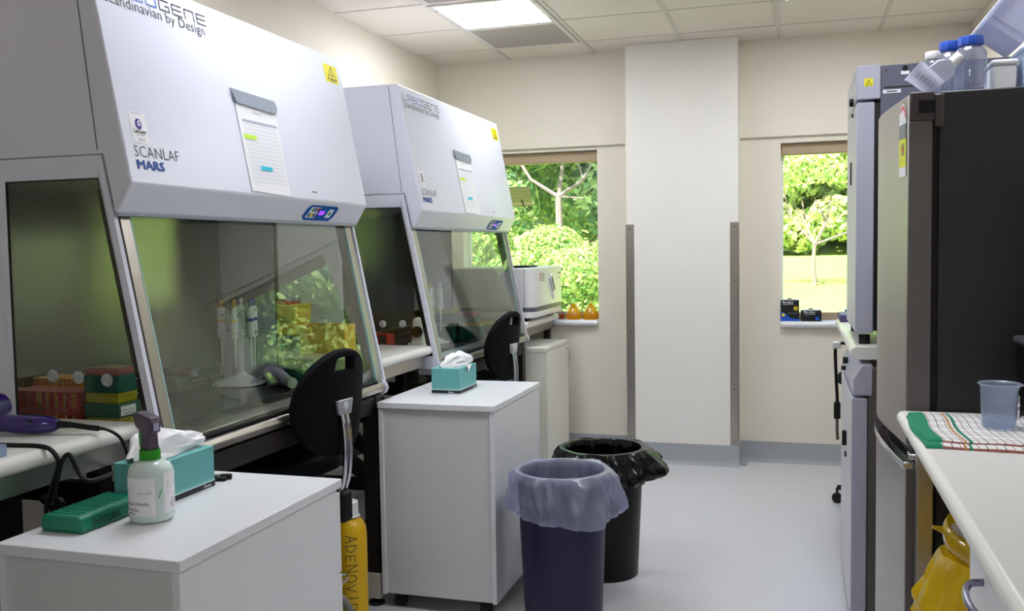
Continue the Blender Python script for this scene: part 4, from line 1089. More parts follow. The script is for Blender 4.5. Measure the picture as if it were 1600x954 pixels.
# black heater box with grey lid
t = thing('heating_bath', 'black heating bath with grey lid behind the beaker', 'bath', (0, 0, 0))
MB().box(.533, .92, 2.34, 2.62, .98, 1.165).build('housing', BLACK, t, bevel=.006)
MB().box(.524, .93, 2.30, 2.628, 1.165, 1.185).build('lid', mat('dark_grey_lid', (96, 96, 102), .3, .3), t, bevel=.008)
m = MB(); m.lathe([(0, .0), (.006, .0), (.006, .006), (.0035, .010), (.006, .014), (.006, .022), (.004, .026), (.004, .036), (0, .036)], cx=.516, cy=2.50, cz=1.012, seg=14); m.tube([(.516, 2.50, 1.012), (.516, 2.50, .985), (.535, 2.50, .985)], .005, 8)
m.build('drain_tap', CHROME, t)
o = MB(); tray(o, .550, .70, 2.46, 2.56, 1.185, 1.210, .004); o = o.build('reagent_tray', mat('bright_blue_plastic', (30, 60, 200), .35), bevel=.002)
tag(o, 'bright blue tray on the lid of the black heating bath', 'tray')
t = thing('carboy', 'grey blue barrel carboy at the right picture edge on the bath', 'carboy', (.735, 2.56, 1.185))
MB().lathe([(0, .0), (.14, .0), (.165, .03), (.176, .12), (.181, .26), (.177, .40), (.165, .49), (.09, .54), (.04, .55), (.04, .57), (0, .57)], seg=48).build('carboy_body', mat('grey_blue_plastic', (86, 98, 122), .3), t)
MB().lathe([(.0, .605), (.045, .605), (.048, .60), (.048, .57), (0, .57)], seg=32).build('cap', BLACK, t)
t.scale = (.78, .78, .78); t.location = (.735, 2.49, 1.185)
# yellow-bagged bin under the bench
t = thing('clinical_waste_bin', 'white clinical waste bin with yellow bag under the right bench', 'bin', (.470, 2.245, 0))
YBAG = glass_mat('yellow_bag_film', (250, 222, 60), .3, .05, body=(246, 212, 16), bodyfac=.86)
YLID = glass_mat('yellow_clear_lid', (250, 226, 60), .05, .07, body=(240, 214, 30), bodyfac=.5)
MB().lathe([(0, 0), (.13, 0), (.145, .68), (.150, .684), (.142, .686), (.138, .678), (.124, .01), (0, .01)], seg=40).build('bin_body', WHITEP, t)
s = MB(); rect(s, 0, 1.2, .42, .55, lambda a, z: Vector(((.1335 + z * .0215) * math.cos(a - 2.8), (.1335 + z * .0215) * math.sin(a - 2.8), z)), 0) if False else None
def lab(u, v):
    a = -2.7 + 1.5 * u; z = .40 + .15 * v; r = .1312 + .025 * z
    return Vector((r * math.cos(a), r * math.sin(a), z))
lb = MB().grid(14, 2, lab).build('label', PAPER, t, fix=False)
s = MB()
for k in range(4):
    def lf(a, b, k=k):
        aa = -2.6 + a; z = .42 + .03 * k + b; r = .1322 + .025 * z
        return Vector((r * math.cos(aa), r * math.sin(aa), z))
    for q in range(9): rect(s, .13 * q, .13 * q + .09, 0, .008, lf)
s.build('label_text', INKP, lb, fix=False)
bag_mesh(.152, .716, .054, .20, 21, lean=.0, zin=.45).build('bin_bag', YBAG, t)
m = MB()
def lidfn(u, v):
    a = 2 * PI * u
    r = [.108, .132, .140, .142, .136][min(4, int(v * 4.001))]; z = [.0, .0, .012, .035, .05][min(4, int(v * 4.001))]
    return Vector((r * math.cos(a), r * math.sin(a), z))
m.M = Matrix.Translation((-.020, -.02, .738)) @ Matrix.Rotation(math.radians(6), 4, 'Y') @ Matrix.Rotation(math.radians(9), 4, 'X')
m.grid(48, 5, lidfn, closed=True)
lo_ = m.build('ring_lid', YLID, t, solid=.004)
m = MB(); m.curve([(-.105, .0, .752), (-.140, .0, .772), (-.178, .0, .784)], [.026 - .018 * (k / 12) ** 2 for k in range(13)], 12, flat=.45); m.build('lid_tab', YLID, lo_)
o = MB(); o.M = Matrix.Translation((.372, 2.215, .700)) @ Matrix.Rotation(math.radians(-14), 4, 'Y') @ Matrix.Rotation(math.radians(-10), 4, 'X'); o.box(-.02, .10, -.001, .001, 0, .105)
o = o.build('paper_note', PAPER); tag(o, 'white folded paper poking out of the yellow waste bag', 'paper')

# ------------------------------------------------------------------ on the near drawer cabinet
def tissue_box(x0, x1, y0, y1, z, h, label, tissue_kind):
    t = thing('tissue_box', label, 'tissue box', ((x0 + x1) / 2, (y0 + y1) / 2, z))
    a, b = (x1 - x0) / 2, (y1 - y0) / 2
    bx = MB()
    bx.box(-a, a, -b, b, .0, h)
    body = bx.build('carton', TEAL, t, bevel=.0015)
    s = MB(); n = 15
    for k in range(n):
        zz = .026 + (h - .032) * k / (n - 1)
        s.box(-a - .0004, a + .0004, -b - .0004, b + .0004, zz, zz + .0011)
    s.build('stripe_print', TEALD, body)
    MB().box(-a - .0006, a + .0006, -b - .0006, b + .0006, .0, .0135).build('navy_band', NAVY, body)
    MB().box(-a - .0005, a + .0005, -b - .0005, b + .0005, .0135, .0165).build('pale_line', mat('pale_teal', (206, 232, 230), .6), body)
    s = MB(); text(s, 'Kleenex', .030, .008, plane_fn((a + .001, b - .046, .0028), (0, 1, 0), (0, 0, 1)), bold=.01)
    text(s, 'Kleenex', .024, .007, plane_fn((a - .050, -b - .001, .0028), (1, 0, 0), (0, 0, 1)), bold=.01)
    s.build('brand_print', PAPER, body, fix=False)
    f = MB(); f.box(-a * .62, a * .62, -b * .72, b * .72, h, h + .0008); fo = f.build('opening_film', mat('opening_film', (208, 214, 218), .3), t)
    s = MB()
    for k in range(9): s.box(a * .3, a * .5, -b * .6 + k * b * .13, -b * .6 + k * b * .13 + b * .08, h + .0008, h + .0013)
    s.build('film_print', INKG, fo)
    return t
TB1 = tissue_box(-1.547, -1.432, 1.800, 2.030, .83, .103, 'long teal tissue box behind the spray bottle', 0)
def crumple(name, pts, wid, hgt, seed, parent, m=TISSUE, nu=40, nv=22):
    """crumpled sheet folded over a spine"""
    rnd = random.Random(seed); ph = [rnd.uniform(0, 6.28) for _ in range(8)]
    P = [Vector(p) for p in pts]
    def fn(u, v):
        k = u * (len(P) - 1); i = min(int(k), len(P) - 2); c = P[i].lerp(P[i + 1], k - i)
        t_ = (P[min(i + 1, len(P) - 1)] - P[i]).normalized(); sd = Vector((t_.y, -t_.x, 0)).normalized() if abs(t_.z) < .99 else Vector((1, 0, 0))
        ww = wid[i] + (wid[i + 1] - wid[i]) * (k - i); hh = hgt[i] + (hgt[i + 1] - hgt[i]) * (k - i)
        a = PI * v; fold = .16 * math.sin(5 * a + ph[0] + 5 * u) + .10 * math.sin(11 * a + ph[1] - 9 * u) + .07 * math.sin(17 * a + ph[2] + 14 * u)
        r = 1 + fold
        return c + sd * (math.cos(a) * ww * r) + Vector((0, 0, max(.0, math.sin(a) * hh * r)))
    return MB().grid(nu, nv, fn).build(name, m, parent)
crumple('tissue', [(-.012, -.11, .104), (-.010, -.06, .105), (.0, .0, .105), (.012, .06, .106), (.018, .10, .112), (.020, .118, .118)], [.014, .046, .042, .028, .020, .012], [.012, .060, .058, .040, .024, .014], 3, TB1)
# green sample rack
t = thing('sample_rack', 'green lidded sample rack with handwriting beside the spray bottle', 'rack', (0, 0, .83))
GRN = mat('green_plastic', (10, 128, 96), .35, trans=.0, sss=.15)
x0, x1, y0, y1 = -1.566, -1.452, 1.588, 1.790
bs = MB().box(x0 + .004, x1 - .004, y0 + .004, y1 - .004, 0, .022).build('base', mat('green_plastic_base', (8, 116, 84), .4), t, bevel=.003)
ld = MB(); ld.prism([(x0 + .002, .006), (x1 - .002, .006), (x1 - .006, .034), (x1 - .014, .0385), (x0 + .014, .0385), (x0 + .006, .034)], 'y', y0 + .002, y1 - .002)
ldo = ld.build('lid', GRN, t, bevel=.003)
w = MB()
for i in range(12):
    w.box(x0 + .018, x1 - .018, y0 + .016 + i * .0146, y0 + .022 + i * .0146, .038, .0405)
w.build('lid_ribs', GRN, ldo, bevel=.001)
MB().box(x0 - .006, x0 + .006, y0 + .02, y0 + .05, .020, .030).build('latch', GRN, t, bevel=.002)
s = MB(); text(s, 'DODLAN', .085, .017, plane_fn((x1 + .0012, y0 + .030, .010), (0, 1, 0), (-.08, 0, 1)), bold=.012)
text(s, 'U', .014, .017, plane_fn((x1 + .0012, y0 + .150, .010), (0, 1, 0), (-.08, 0, 1)), bold=.012)
s.build('handwriting', INK, ldo, fix=False)
# spray bottle
t = thing('spray_bottle', 'clear spray bottle with green collar and dark trigger head, white labels', 'spray bottle', (-1.385, 1.728, .83))
SPR = mat('translucent_bottle', (206, 222, 218), .25, sss=.3)
R0 = .0485
MB().lathe([(0, 0), (.040, 0), (.0465, .005), (R0, .012), (R0, .106), (.047, .117), (.041, .127), (.030, .134), (.021, .137), (.020, .142), (0, .142)], seg=48).build('bottle_body', SPR, t)
c = MB(); seg = 40; vs = []
for z in (.138, .160):
    for k in range(seg):
        r = .0225 + (.0007 if k % 2 else -.0005) - (.001 if z > .15 else 0); vs.append((r * math.cos(2 * PI * k / seg), r * math.sin(2 * PI * k / seg), z))
c.add(vs, [(k, (k + 1) % seg, seg + (k + 1) % seg, seg + k) for k in range(seg)] + [tuple(range(seg - 1, -1, -1)), tuple(range(seg, 2 * seg))]); c.build('collar', mat('bright_green_plastic', (38, 150, 24), .4), t)
HD = mat('plum_grey_plastic', (76, 64, 78), .4)
h = MB(); d = Vector((-1.07, .45, 0)).normalized(); M_ = Matrix.Rotation(math.atan2(d.y, d.x), 4, 'Z'); h.M = M_
h.prism([(-.019, .160), (-.016, .176), (-.014, .196), (-.026, .200), (-.031, .222), (-.026, .234), (.036, .242), (.042, .238), (.042, .214), (.034, .208), (.014, .198), (.012, .176), (.017, .160)], 'y', -.0135, .0135)
ho = h.build('trigger_head', HD, t, bevel=.003)
h = MB(); h.M = M_; h.tube([(.040, 0, .228), (.054, 0, .229)], .0095, 14); h.build('nozzle', HD, ho)
h = MB(); h.M = M_; h.box(-.0325, -.0295, -.006, .006, .205, .222); h.build('head_mark', mat('lilac_mark', (168, 164, 196), .4), ho)
h = MB(); h.M = M_; h.prism([(.022, .204), (.032, .206), (.036, .188), (.034, .165), (.028, .152), (.024, .154), (.027, .170), (.026, .188)], 'y', -.007, .007); h.build('trigger', mat('bright_green_plastic', (38, 150, 24), .4), t, bevel=.002)
a0 = math.atan2(-1.728, 1.385)
def wrap(r, a_start, z0): return lambda x, y: Vector((r * math.cos(a0 + a_start + x / r), r * math.sin(a0 + a_start + x / r), z0 + y))
def patch(a1, a2, z0, z1, r, n=12): return MB().grid(n, 2, lambda u, v: Vector((r * math.cos(a0 + a1 + (a2 - a1) * u), r * math.sin(a0 + a1 + (a2 - a1) * u), z0 + (z1 - z0) * v)))
l1 = patch(-1.75, .16, .020, .104, R0 + .0005).build('front_label', PAPER, t, fix=False)
l2 = patch(.56, 1.75, .022, .112, R0 + .0005).build('side_label', PAPER, t, fix=False)
s = MB(); rr = R0 + .001
text(s, 'WaterWatch,', .066, .0095, wrap(rr, -1.45, .042)); text(s, 'Australia', .045, .0085, wrap(rr, -1.50, .0305)); text(s, 'office', .022, .006, wrap(rr, -1.25, .0225), bold=.01)
s.build('label_text', INK, l1, fix=False)
s = MB()
for k in range(4): rect(s, -.046, .010 - .004 * (k % 2), .076 + k * .0042, .0778 + k * .0042, wrap(rr, -.30, 0.0))
text(s, 'ethanol', .030, .007, wrap(rr, -.62, .0685))
s.build('small_print', PAPERG, l1, fix=False)
s = MB(); f = wrap(rr, .92, .030); stroke(s, [(.000, .011), (.010, .022), (.020, .011), (.010, .0), (.000, .011)], .0016, f); stroke(s, [(.008, .008), (.012, .012), (.011, .015)], .0018, f)
s.build('hazard_diamond', INK, l2, fix=False)
s = MB()
for k in range(3): rect(s, .0, .024, .08 + k * .005, .082 + k * .005, wrap(rr, .74, 0.0))
rect(s, .0, .024, .062, .064, wrap(rr, .74, 0.0))
s.build('small_print', INKP, l2, fix=False)
s = MB(); f = wrap(rr, .27, .058); s.add([tuple(f(*p)) for p in ((.0, .0), (.003, .0), (.010, .020), (.008, .020))], [(0, 1, 2, 3)]); s.build('green_mark', mat('green_tick', (60, 180, 40), .5), t, fix=False)
# two marker pens
for (p, q, r, m_, lb) in (((-1.424, 2.094, .8385), (-1.535, 2.050, .8385), .0072, mat('grey_pen', (120, 118, 116), .4), 'grey marker pen with black cap behind the tissue box'),
                          ((-1.428, 2.074, .836), (-1.535, 2.040, .836), .0052, BLACK, 'thin black pen beside the grey marker')):
    t = thing('marker_pen', lb, 'pen', p)
    P_ = Vector(q) - Vector(p); u = P_.normalized()
    MB().tube([u * .026, P_], r, 14).build('barrel', m_, t)
    MB().tube([(0, 0, 0), u * .003, u * .028], [r * .8, r * 1.08, r * 1.08], 14).build('cap', BLACK, t)
# second tissue box
TB2 = tissue_box(-1.462, -1.337, 3.592, 3.802, .83, .104, 'teal tissue box on the drawer cabinet between the chairs', 1)
crumple('tissue', [(-.03, -.085, .103), (-.008, -.03, .105), (.012, .03, .106), (.032, .075, .112), (.046, .100, .124)], [.006, .030, .044, .034, .006], [.008, .040, .050, .034, .006], 8, TB2)
tg = MB().grid(10, 10, lambda u, v: Vector((.0635 + .002 * math.sin(9 * u) + .004 * v, -.03 + .075 * u * (1 - .25 * v), .108 - .030 * v * (1 - abs(2 * u - .9))))); tg.build('tissue_corner', TISSUE, TB2)

# ------------------------------------------------------------------ hair dryer, cords, tray on the left bench
PURP = mat('purple_gloss', (44, 22, 110), .15, coat=.5)
t = thing('hair_dryer', 'purple hair dryer lying on the left bench', 'hair dryer', (0, 0, 0))
hp = [(-1.905, 1.800, 1.016), (-1.875, 1.805, 1.014), (-1.84, 1.815, 1.012), (-1.79, 1.828, 1.011), (-1.755, 1.838, 1.010), (-1.742, 1.842, 1.010)]
MB().tube(hp, [.021, .021, .0235, .0235, .020, .012], 20).build('handle', PURP, t)
b = MB(); b.M = Matrix.Translation((-1.945, 1.775, 1.031)) @ Matrix.Rotation(math.radians(100), 4, 'X') @ Matrix.Rotation(0, 4, 'Z')
b.lathe([(0, -.10), (.030, -.10), (.038, -.06), (.0455, .0), (.0455, .035), (.040, .052), (.030, .056), (0, .056)], seg=32); bo = b.build('barrel', PURP, t)
b = MB(); b.M = Matrix.Translation((-1.945, 1.775, 1.031)) @ Matrix.Rotation(math.radians(100), 4, 'X'); b.lathe([(0, .0565), (.036, .0565), (.030, .062), (0, .062)], seg=32); b.build('air_inlet', BLACK, bo)
MB().tube([(-1.743, 1.842, 1.010), (-1.71, 1.852, 1.008), (-1.672, 1.862, 1.002), (-1.645, 1.868, .999)], [.010, .0075, .007, .0072], 12).build('cord_sleeve', BLACK, t)
MB().box(-1.802, -1.788, 1.804, 1.812, 1.018, 1.026).build('switch', BLACK, t, bevel=.002)
m = MB(); m.curve([(-1.648, 1.868, .999), (-1.625, 1.876, .995), (-1.600, 1.888, .975), (-1.588, 1.895, .940), (-1.584, 1.90, .90), (-1.586, 1.905, .80), (-1.60, 1.93, .60)], .0042, 8); m.build('power_cord', BLACK, t)
t = thing('mains_cord', 'black mains cord looped and knotted over the left bench edge', 'cord', (0, 0, 0))
m = MB(); m.curve([(-1.86, 1.66, .9895), (-1.80, 1.68, .9895), (-1.72, 1.695, .9895), (-1.665, 1.70, .989), (-1.632, 1.70, .982), (-1.612, 1.70, .955), (-1.622, 1.70, .920), (-1.640, 1.70, .885), (-1.652, 1.70, .845), (-1.650, 1.70, .830), (-1.638, 1.702, .835), (-1.632, 1.702, .87), (-1.622, 1.702, .905), (-1.605, 1.702, .955), (-1.590, 1.705, .972), (-1.577, 1.705, .962), (-1.568, 1.71, .935), (-1.545, 1.72, .910), (-1.60, 1.90, .895), (-1.66, 1.96, .88)], .0055, 8); m.build('cable', BLACK, t)
m = MB(); m.curve([(-1.645 + .016 * math.cos(a), 1.70 + .006 * math.sin(2 * a), .862 + .012 * math.sin(a)) for a in [k * .55 for k in range(14)]], .006, 8)
m.curve([(-1.636, 1.70, .862), (-1.618, 1.702, .868), (-1.608, 1.702, .860), (-1.616, 1.702, .852), (-1.634, 1.70, .856)], .0055, 8); m.build('knot', BLACK, t)
o = MB(); tray(o, -1.82, -1.668, 1.42, 1.612, .985, 1.012, .003); o = o.build('acrylic_tray', glass_mat('pale_blue_acrylic', (226, 236, 250), .1, .06, body=(206, 222, 244), bodyfac=.6), bevel=.001)
tag(o, 'pale blue clear tray at the left picture edge on the bench', 'tray')

# ------------------------------------------------------------------ inside the near cabinet
ZW = .905
REDP = mat('red_plastic', (186, 22, 14), .3, sss=.1); ORG = mat('orange_plastic', (238, 160, 20), .35, sss=.1); DGRN = mat('dark_green_plastic', (6, 84, 66), .4)
YTIP = glass_mat('yellow_tip_lid', (236, 224, 120), .2, .05, body=(214, 200, 50), bodyfac=.75)
PTIP = glass_mat('pink_tip_lid', (240, 200, 200), .2, .05, body=(206, 130, 134), bodyfac=.55)
CTIP = glass_mat('clear_tip_lid', (236, 240, 240), .2, .05, body=(214, 220, 220), bodyfac=.45)
def tube_rack(x0, x1, y0, y1, z, h, m, label, nx, grp=None):
    t = thing('tube_rack', label, 'tube rack', ((x0 + x1) / 2, (y0 + y1) / 2, z), group=grp)
    a, b = (x1 - x0) / 2, (y1 - y0) / 2
    tp = MB()
    tp.box(-a, a, -b, b, h - .004, h); tp.box(-a, a, -b, b, h * .45, h * .45 + .004); tp.box(-a, a, -b, b, 0, .004)
    tp.build('shelf', m, t, bevel=.001)
    for s_ in (-1, 1): MB().box(*sorted((s_ * a, s_ * (a - .004))), -b, b, 0, h).build('end_panel', m, t, bevel=.001)
    ms = MB()
    for k in range(nx + 1):
        x = -a + 2 * a * k / nx
        for s_ in (-1, 1): ms.box(x - .0025, x + .0025, *sorted((s_ * b, s_ * (b - .004))), 0, h)
    ms.build('grid_bars', m, t)
    tu = MB()
    for k in range(nx):
        x = -a + 2 * a * (k + .5) / nx
        if (k * 7 + nx) % 3 == 0: continue
        tu.lathe([(0, .006), (.006, .010), (.0075, .03), (.0075, h * .95), (.009, h * .96), (.009, h * 1.06), (0, h * 1.06)], cx=x, cy=0, seg=12)
    return t
tube_rack(-2.255, -2.005, 2.20, 2.295, ZW, .122, REDP, 'red tube rack inside the near cabinet window', 8)
tube_rack(-2.305, -2.085, 2.345, 2.44, ZW, .138, ORG, 'orange tube rack behind the red rack in the near cabinet', 12)
tube_rack(-2.315, -2.265, 2.20, 2.295, ZW, .116, REDP, 'small red rack at the left end of the red tube rack', 1)
def tip_box(x, y, z, w, d, hb, hl, lidm, label, grp, lab=False, basem=DGRN):
    t = thing('tip_box', label, 'tip box', (x, y, z), group=grp)
    MB().box(-w / 2, w / 2, -d / 2, d / 2, 0, hb).build('base', basem, t, bevel=.003)
    MB().box(-w / 2 + .003, w / 2 - .003, -d / 2 + .003, d / 2 - .003, hb, hb + hl).build('lid', lidm, t, bevel=.003)
    MB().box(-w / 2 + .008, w / 2 - .008, -d / 2 + .008, d / 2 - .008, hb, hb + hl * .5).build('tips', lidm, t)
    if lab:
        s = MB(); rect(s, -d * .42, d * .30, .006, .034, plane_fn((w / 2 + .0008, 0, 0), (0, 1, 0), (0, 0, 1)), 0)
        text(s, '200 uL Tips', d * .6, .008, plane_fn((w / 2 + .0012, -d * .38, .016), (0, 1, 0), (0, 0, 1)), mi=1)
        rect(s, -d * .3, d * .2, .010, .012, plane_fn((w / 2 + .0012, 0, 0), (0, 1, 0), (0, 0, 1)), 1)
        s.build('label', PAPER, t, mats=[INK], fix=False)
    return t
G1 = 'green tip boxes stacked in the near cabinet'
tip_box(-1.925, 2.245, ZW, .122, .088, .024, .026, YTIP, 'bottom green tip box of the stack in the near cabinet', G1)
tip_box(-1.925, 2.245, ZW + .050, .122, .088, .042, .031, YTIP, 'middle green tip box of the stack, white label on its side', G1, True)
tip_box(-1.925, 2.245, ZW + .123, .122, .088, .050, .022, PTIP, 'top green tip box of the stack with pinkish lid', G1)
tip_box(-1.915, 3.285, ZW, .13, .10, .060, .022, CTIP, 'dark green box with clear lid inside the near cabinet by its sash', None)
# pipette stands and pipettes
PGREY = mat('pale_grey_plastic', (206, 208, 212), .4)
def pip_stand(x, y, z, label):
    t = thing('pipette_stand', label, 'pipette stand', (x, y, z))
    MB().lathe([(0, 0), (.104, 0), (.106, .003), (.104, .008), (.07, .020), (.032, .038), (.026, .050), (0, .050)], seg=48).build('base', PGREY, t)
    MB().lathe([(.107, 0), (.107, .004), (.1, .004)], seg=48).build('base_rim', RUBBER, t)
    MB().lathe([(0, .04), (.021, .04), (.019, .30), (.017, .315), (0, .318)], seg=24).build('column', PGREY, t)
    for zz in (.205, .292):
        h = MB(); h.lathe([(.02, zz), (.036, zz), (.036, zz + .010), (.02, zz + .010)], seg=24)
        ho = h.build('carousel', PGREY, t)
        for k in range(6):
            a = k * PI / 3 + .15
            b = MB(); d = Vector((math.cos(a), math.sin(a), 0)); n = Vector((-d.y, d.x, 0))
            for s_ in (-1, 1): b.bar(d * .034 + n * s_ * .011 + Vector((0, 0, zz + .005)), d * .082 + n * s_ * .011 + Vector((0, 0, zz + .005)), .004, .006)
            b.build('fork', PGREY, ho)
    return t
PIPC = [mat('pip_yellow', (226, 188, 60), .4), mat('pip_blue', (60, 80, 170), .4), mat('pip_white', (226, 226, 228), .4)]
def pipette(x, y, z, capm, rz, label, grp, first=[None]):
    t = thing('pipette', label, 'pipette', (x, y, z), rz, grp)
    MB().lathe([(0, -.155), (.0022, -.155), (.0045, -.10), (.006, -.07), (.0065, -.03), (0, -.03)], seg=16).build('tip_cone', WHITEP, t)
    MB().lathe([(.0, -.035), (.0125, -.035), (.0135, -.02), (.0135, .075), (.011, .085), (0, .087)], seg=20, sx=1.15).build('grip', WHITEP, t)
    MB().lathe([(.0139, .028), (.0139, .040)], seg=20, sx=1.15, cap=False).build('colour_ring', capm, t)
    MB().lathe([(0, .085), (.0055, .085), (.0055, .100), (.009, .101), (.009, .116), (0, .118)], seg=16).build('plunger', capm, t)
    MB().bar((.012, 0, .078), (.026, 0, .070), .012, .006).build('finger_rest', WHITEP, t, bevel=.001)
    s = MB(); s.box(-.004, .004, -.0150, -.0132, .045, .062); s.build('volume_window', INKG, t)
    return t
def place_pips(cx, cy, z, gname, where, names):
    for k, (a, c, nm) in enumerate(names):
        a = math.radians(a)
        pipette(cx + .064 * math.cos(a), cy + .064 * math.sin(a), z + .225, PIPC[c], a + PI, nm + ' ' + where, gname)
pip_stand(-2.125, 3.20, ZW, 'white carousel pipette stand inside the near cabinet')
place_pips(-2.125, 3.20, ZW, 'pipettes on the near cabinet stand', 'on the near stand',
           ((-128.6, 0, 'leftmost yellow topped pipette'), (-68.6, 0, 'yellow topped pipette in front of the column'), (-8.6, 1, 'rightmost blue topped pipette'), (51.4, 1, 'blue topped pipette at the back right'), (111.4, 2, 'white topped pipette behind the column')))
t = thing('aspirator', 'small dark aspirator with brown top at the cabinet back wall', 'aspirator', (-2.275, 3.02, ZW))
BRN = mat('brown_plastic', (110, 66, 52), .5)
MB().box(-.03, .03, -.05, .05, 0, .055).build('housing', mat('dark_grey_green', (60, 66, 62), .5), t, bevel=.006)
MB().box(-.026, .026, -.01, .048, .055, .078).build('top_cover', BRN, t, bevel=.004)
MB().lathe([(0, 0), (.018, 0), (.018, .022), (0, .024)], cx=.0, cy=.085, cz=.04, seg=20).build('knob', GREYP, t)
MB().bar((0, .05, .045), (0, .085, .045), .012, .012).build('arm', GREYP, t)
m = MB(); m.curve([(.03, .02, .04), (.10, .03, .052), (.16, -.0, .030), (.22, -.06, .006), (.28, -.12, .005), (.36, -.18, .005), (.40, -.20, .006)], .0035, 8); m.build('cable', BLACK, t)
t = thing('pipette_controller', 'lavender white pipette controller lying by the pipette stand', 'pipette controller', (0, 0, 0))
m = MB(); m.tube([(-2.02, 3.245, .945), (-1.97, 3.225, .940), (-1.905, 3.175, .931), (-1.885, 3.160, .929)], [.030, .034, .024, .021], 20); m.build('grip', mat('lavender_plastic', (190, 186, 214), .4), t)
m = MB(); m.tube([(-1.886, 3.161, .929), (-1.845, 3.128, .927)], [.020, .0205], 20); m.build('nose_cone', mat('pale_green_plastic', (190, 208, 180), .4), t)
m = MB(); m.tube([(-2.02, 3.245, .940), (-2.05, 3.19, .925), (-2.045, 3.15, .908)], .008, 10); m.build('stand_leg', GREYP, t)

# ------------------------------------------------------------------ on the bench between the cabinets
Z2 = .985
YBIN = mat('sharps_yellow', (236, 206, 10), .35, sss=.1)
t = thing('tip_tub', 'clear tub of green and blue tips under the yellow sharps bin', 'tub', (-2.25, 3.76, Z2))
m = MB(); tray(m, -.11, .11, -.08, .08, 0, .064, .002); m.build('tub_body', CTIP, t)
rnd = random.Random(5); bits = MB(); bits2 = MB()
for k in range(70):
    p = Vector((rnd.uniform(-.095, .095), rnd.uniform(-.065, .065), rnd.uniform(.012, .045))); q = p + Vector((rnd.uniform(-1, 1), rnd.uniform(-1, 1), rnd.uniform(-.3, .3))).normalized() * .012
    (bits if k % 3 else bits2).tube([p - (q - p), q], .006, 6, r2=.003)
tag(bits.build('green_tips', mat('tip_green', (30, 140, 80), .4), t), kind='stuff'); tag(bits2.build('blue_tips', mat('tip_blue', (40, 110, 170), .4), t), kind='stuff')
MB().box(-.114, .114, -.084, .084, .064, .067).build('lid', CTIP, t)
t = thing('sharps_bin', 'yellow sharps bin with red lid between the cabinets', 'sharps bin', (-2.25, 3.76, Z2 + .0675))
w = MB(); w.add([(-.088, -.065, 0), (.088, -.065, 0), (.088, .065, 0), (-.088, .065, 0), (-.104, -.078, .130), (.104, -.078, .130), (.104, .078, .130), (-.104, .078, .130)],
                [(0, 3, 2, 1), (4, 5, 6, 7), (0, 1, 5, 4), (1, 2, 6, 5), (2, 3, 7, 6), (3, 0, 4, 7)]); w.build('bin_body', YBIN, t, bevel=.008)
MB().box(-.108, .108, -.082, .082, .130, .139).build('rim', YBIN, t, bevel=.003)
MB().prism([(-.07, .139), (.06, .139), (.05, .152), (-.05, .156)], 'y', -.05, .05).build('lid', REDP, t, bevel=.004)
s = MB()
for k, (a, b) in enumerate(((.02, .07), (.02, .075), (.025, .06))): rect(s, a, b, .075 - k * .014, .082 - k * .014, plane_fn((0, -.0735 + .002 * k, 0), (1, 0, 0), (0, -.1, 1)))
s.build('print', mat('brown_print', (120, 96, 20), .6), t, fix=False)
t = thing('tube_crate', 'yellow perforated tube crate on the bench between the cabinets', 'crate', (-1.975, 3.66, Z2))
YC = mat('amber_plastic', (234, 176, 24), .35, sss=.1)
MB().box(-.108, .108, -.05, .05, 0, .004).build('base', YC, t)
for s_ in (-1, 1):
    MB().box(*sorted((s_ * .108, s_ * .105)), -.05, .05, 0, .125).build('end_panel', YC, t, bevel=.001)
    f = MB(); nx, nz = 37, 19
    f.grid(nx, nz, lambda u, v, s_=s_: Vector((-.108 + .216 * u, s_ * .05, .125 * v)), skip=lambda i, j: i % 4 == 2 and j % 4 == 2 and i < 35)
    f.build('perforated_panel', YC, t, solid=.003)
MB().box(-.108, .108, -.05, .05, .085, .088).build('shelf', YC, t)
t = thing('specimen_jar', 'small white capped jar poking out of the yellow crate', 'jar', (-2.0, 3.66, Z2 + .088))
MB().lathe([(0, 0), (.018, 0), (.018, .035), (.015, .042), (0, .042)], seg=24).build('jar_body', CLEARP, t)
b = MB(); b.lathe([(0, .042), (.022, .042), (.022, .058), (.020, .060), (0, .060)], seg=28); bo = b.build('cap', WHITEP, t)
b = MB(); b.lathe([(0, .0603), (.012, .0603)], seg=20); b.build('cap_label', mat('cap_blue', (70, 140, 200), .5), bo, fix=False)

# ------------------------------------------------------------------ inside the farther cabinet
tube_rack(-2.06, -1.935, 4.18, 4.27, ZW, .112, mat('bright_red_plastic', (226, 30, 16), .3), 'bright red tube rack inside the farther cabinet', 3)
t = thing('vortex_mixer', 'white mixer with black head inside the farther cabinet window', 'mixer', (-1.80, 4.30, ZW))
MB().prism([(-.055, 0), (.06, 0), (.06, .03), (.03, .05), (.028, .17), (.0, .195), (-.028, .18), (-.034, .09)], 'y', -.045, .045).build('housing', WHITEP, t, bevel=.008)
MB().lathe([(0, 0), (.03, 0), (.034, .008), (.034, .03), (.02, .034), (0, .034)], cz=.19, seg=28).build('cup_head', BLACK, t)
MB().tube([(.0, -.046, .12), (.0, -.06, .12)], .028, 20).build('dial', BLACK, t)
MB().bar((-.05, -.03, .06), (-.078, -.03, .0), .015, .012).build('support_leg', WHITEP, t)
pip_stand(-1.975, 4.86, ZW, 'white carousel pipette stand inside the farther cabinet')
place_pips(-1.975, 4.86, ZW, 'pipettes on the farther cabinet stand', 'on the farther stand',
           ((-128.6, 1, 'leftmost blue topped pipette'), (-68.6, 0, 'yellow topped pipette at front'), (-8.6, 2, 'rightmost white topped pipette')))
G2 = 'tip boxes in the farther cabinet'
tip_box(-1.985, 5.13, ZW, .13, .10, .075, .018, CTIP, 'lower dark green box of the taller pair in the farther cabinet', G2)
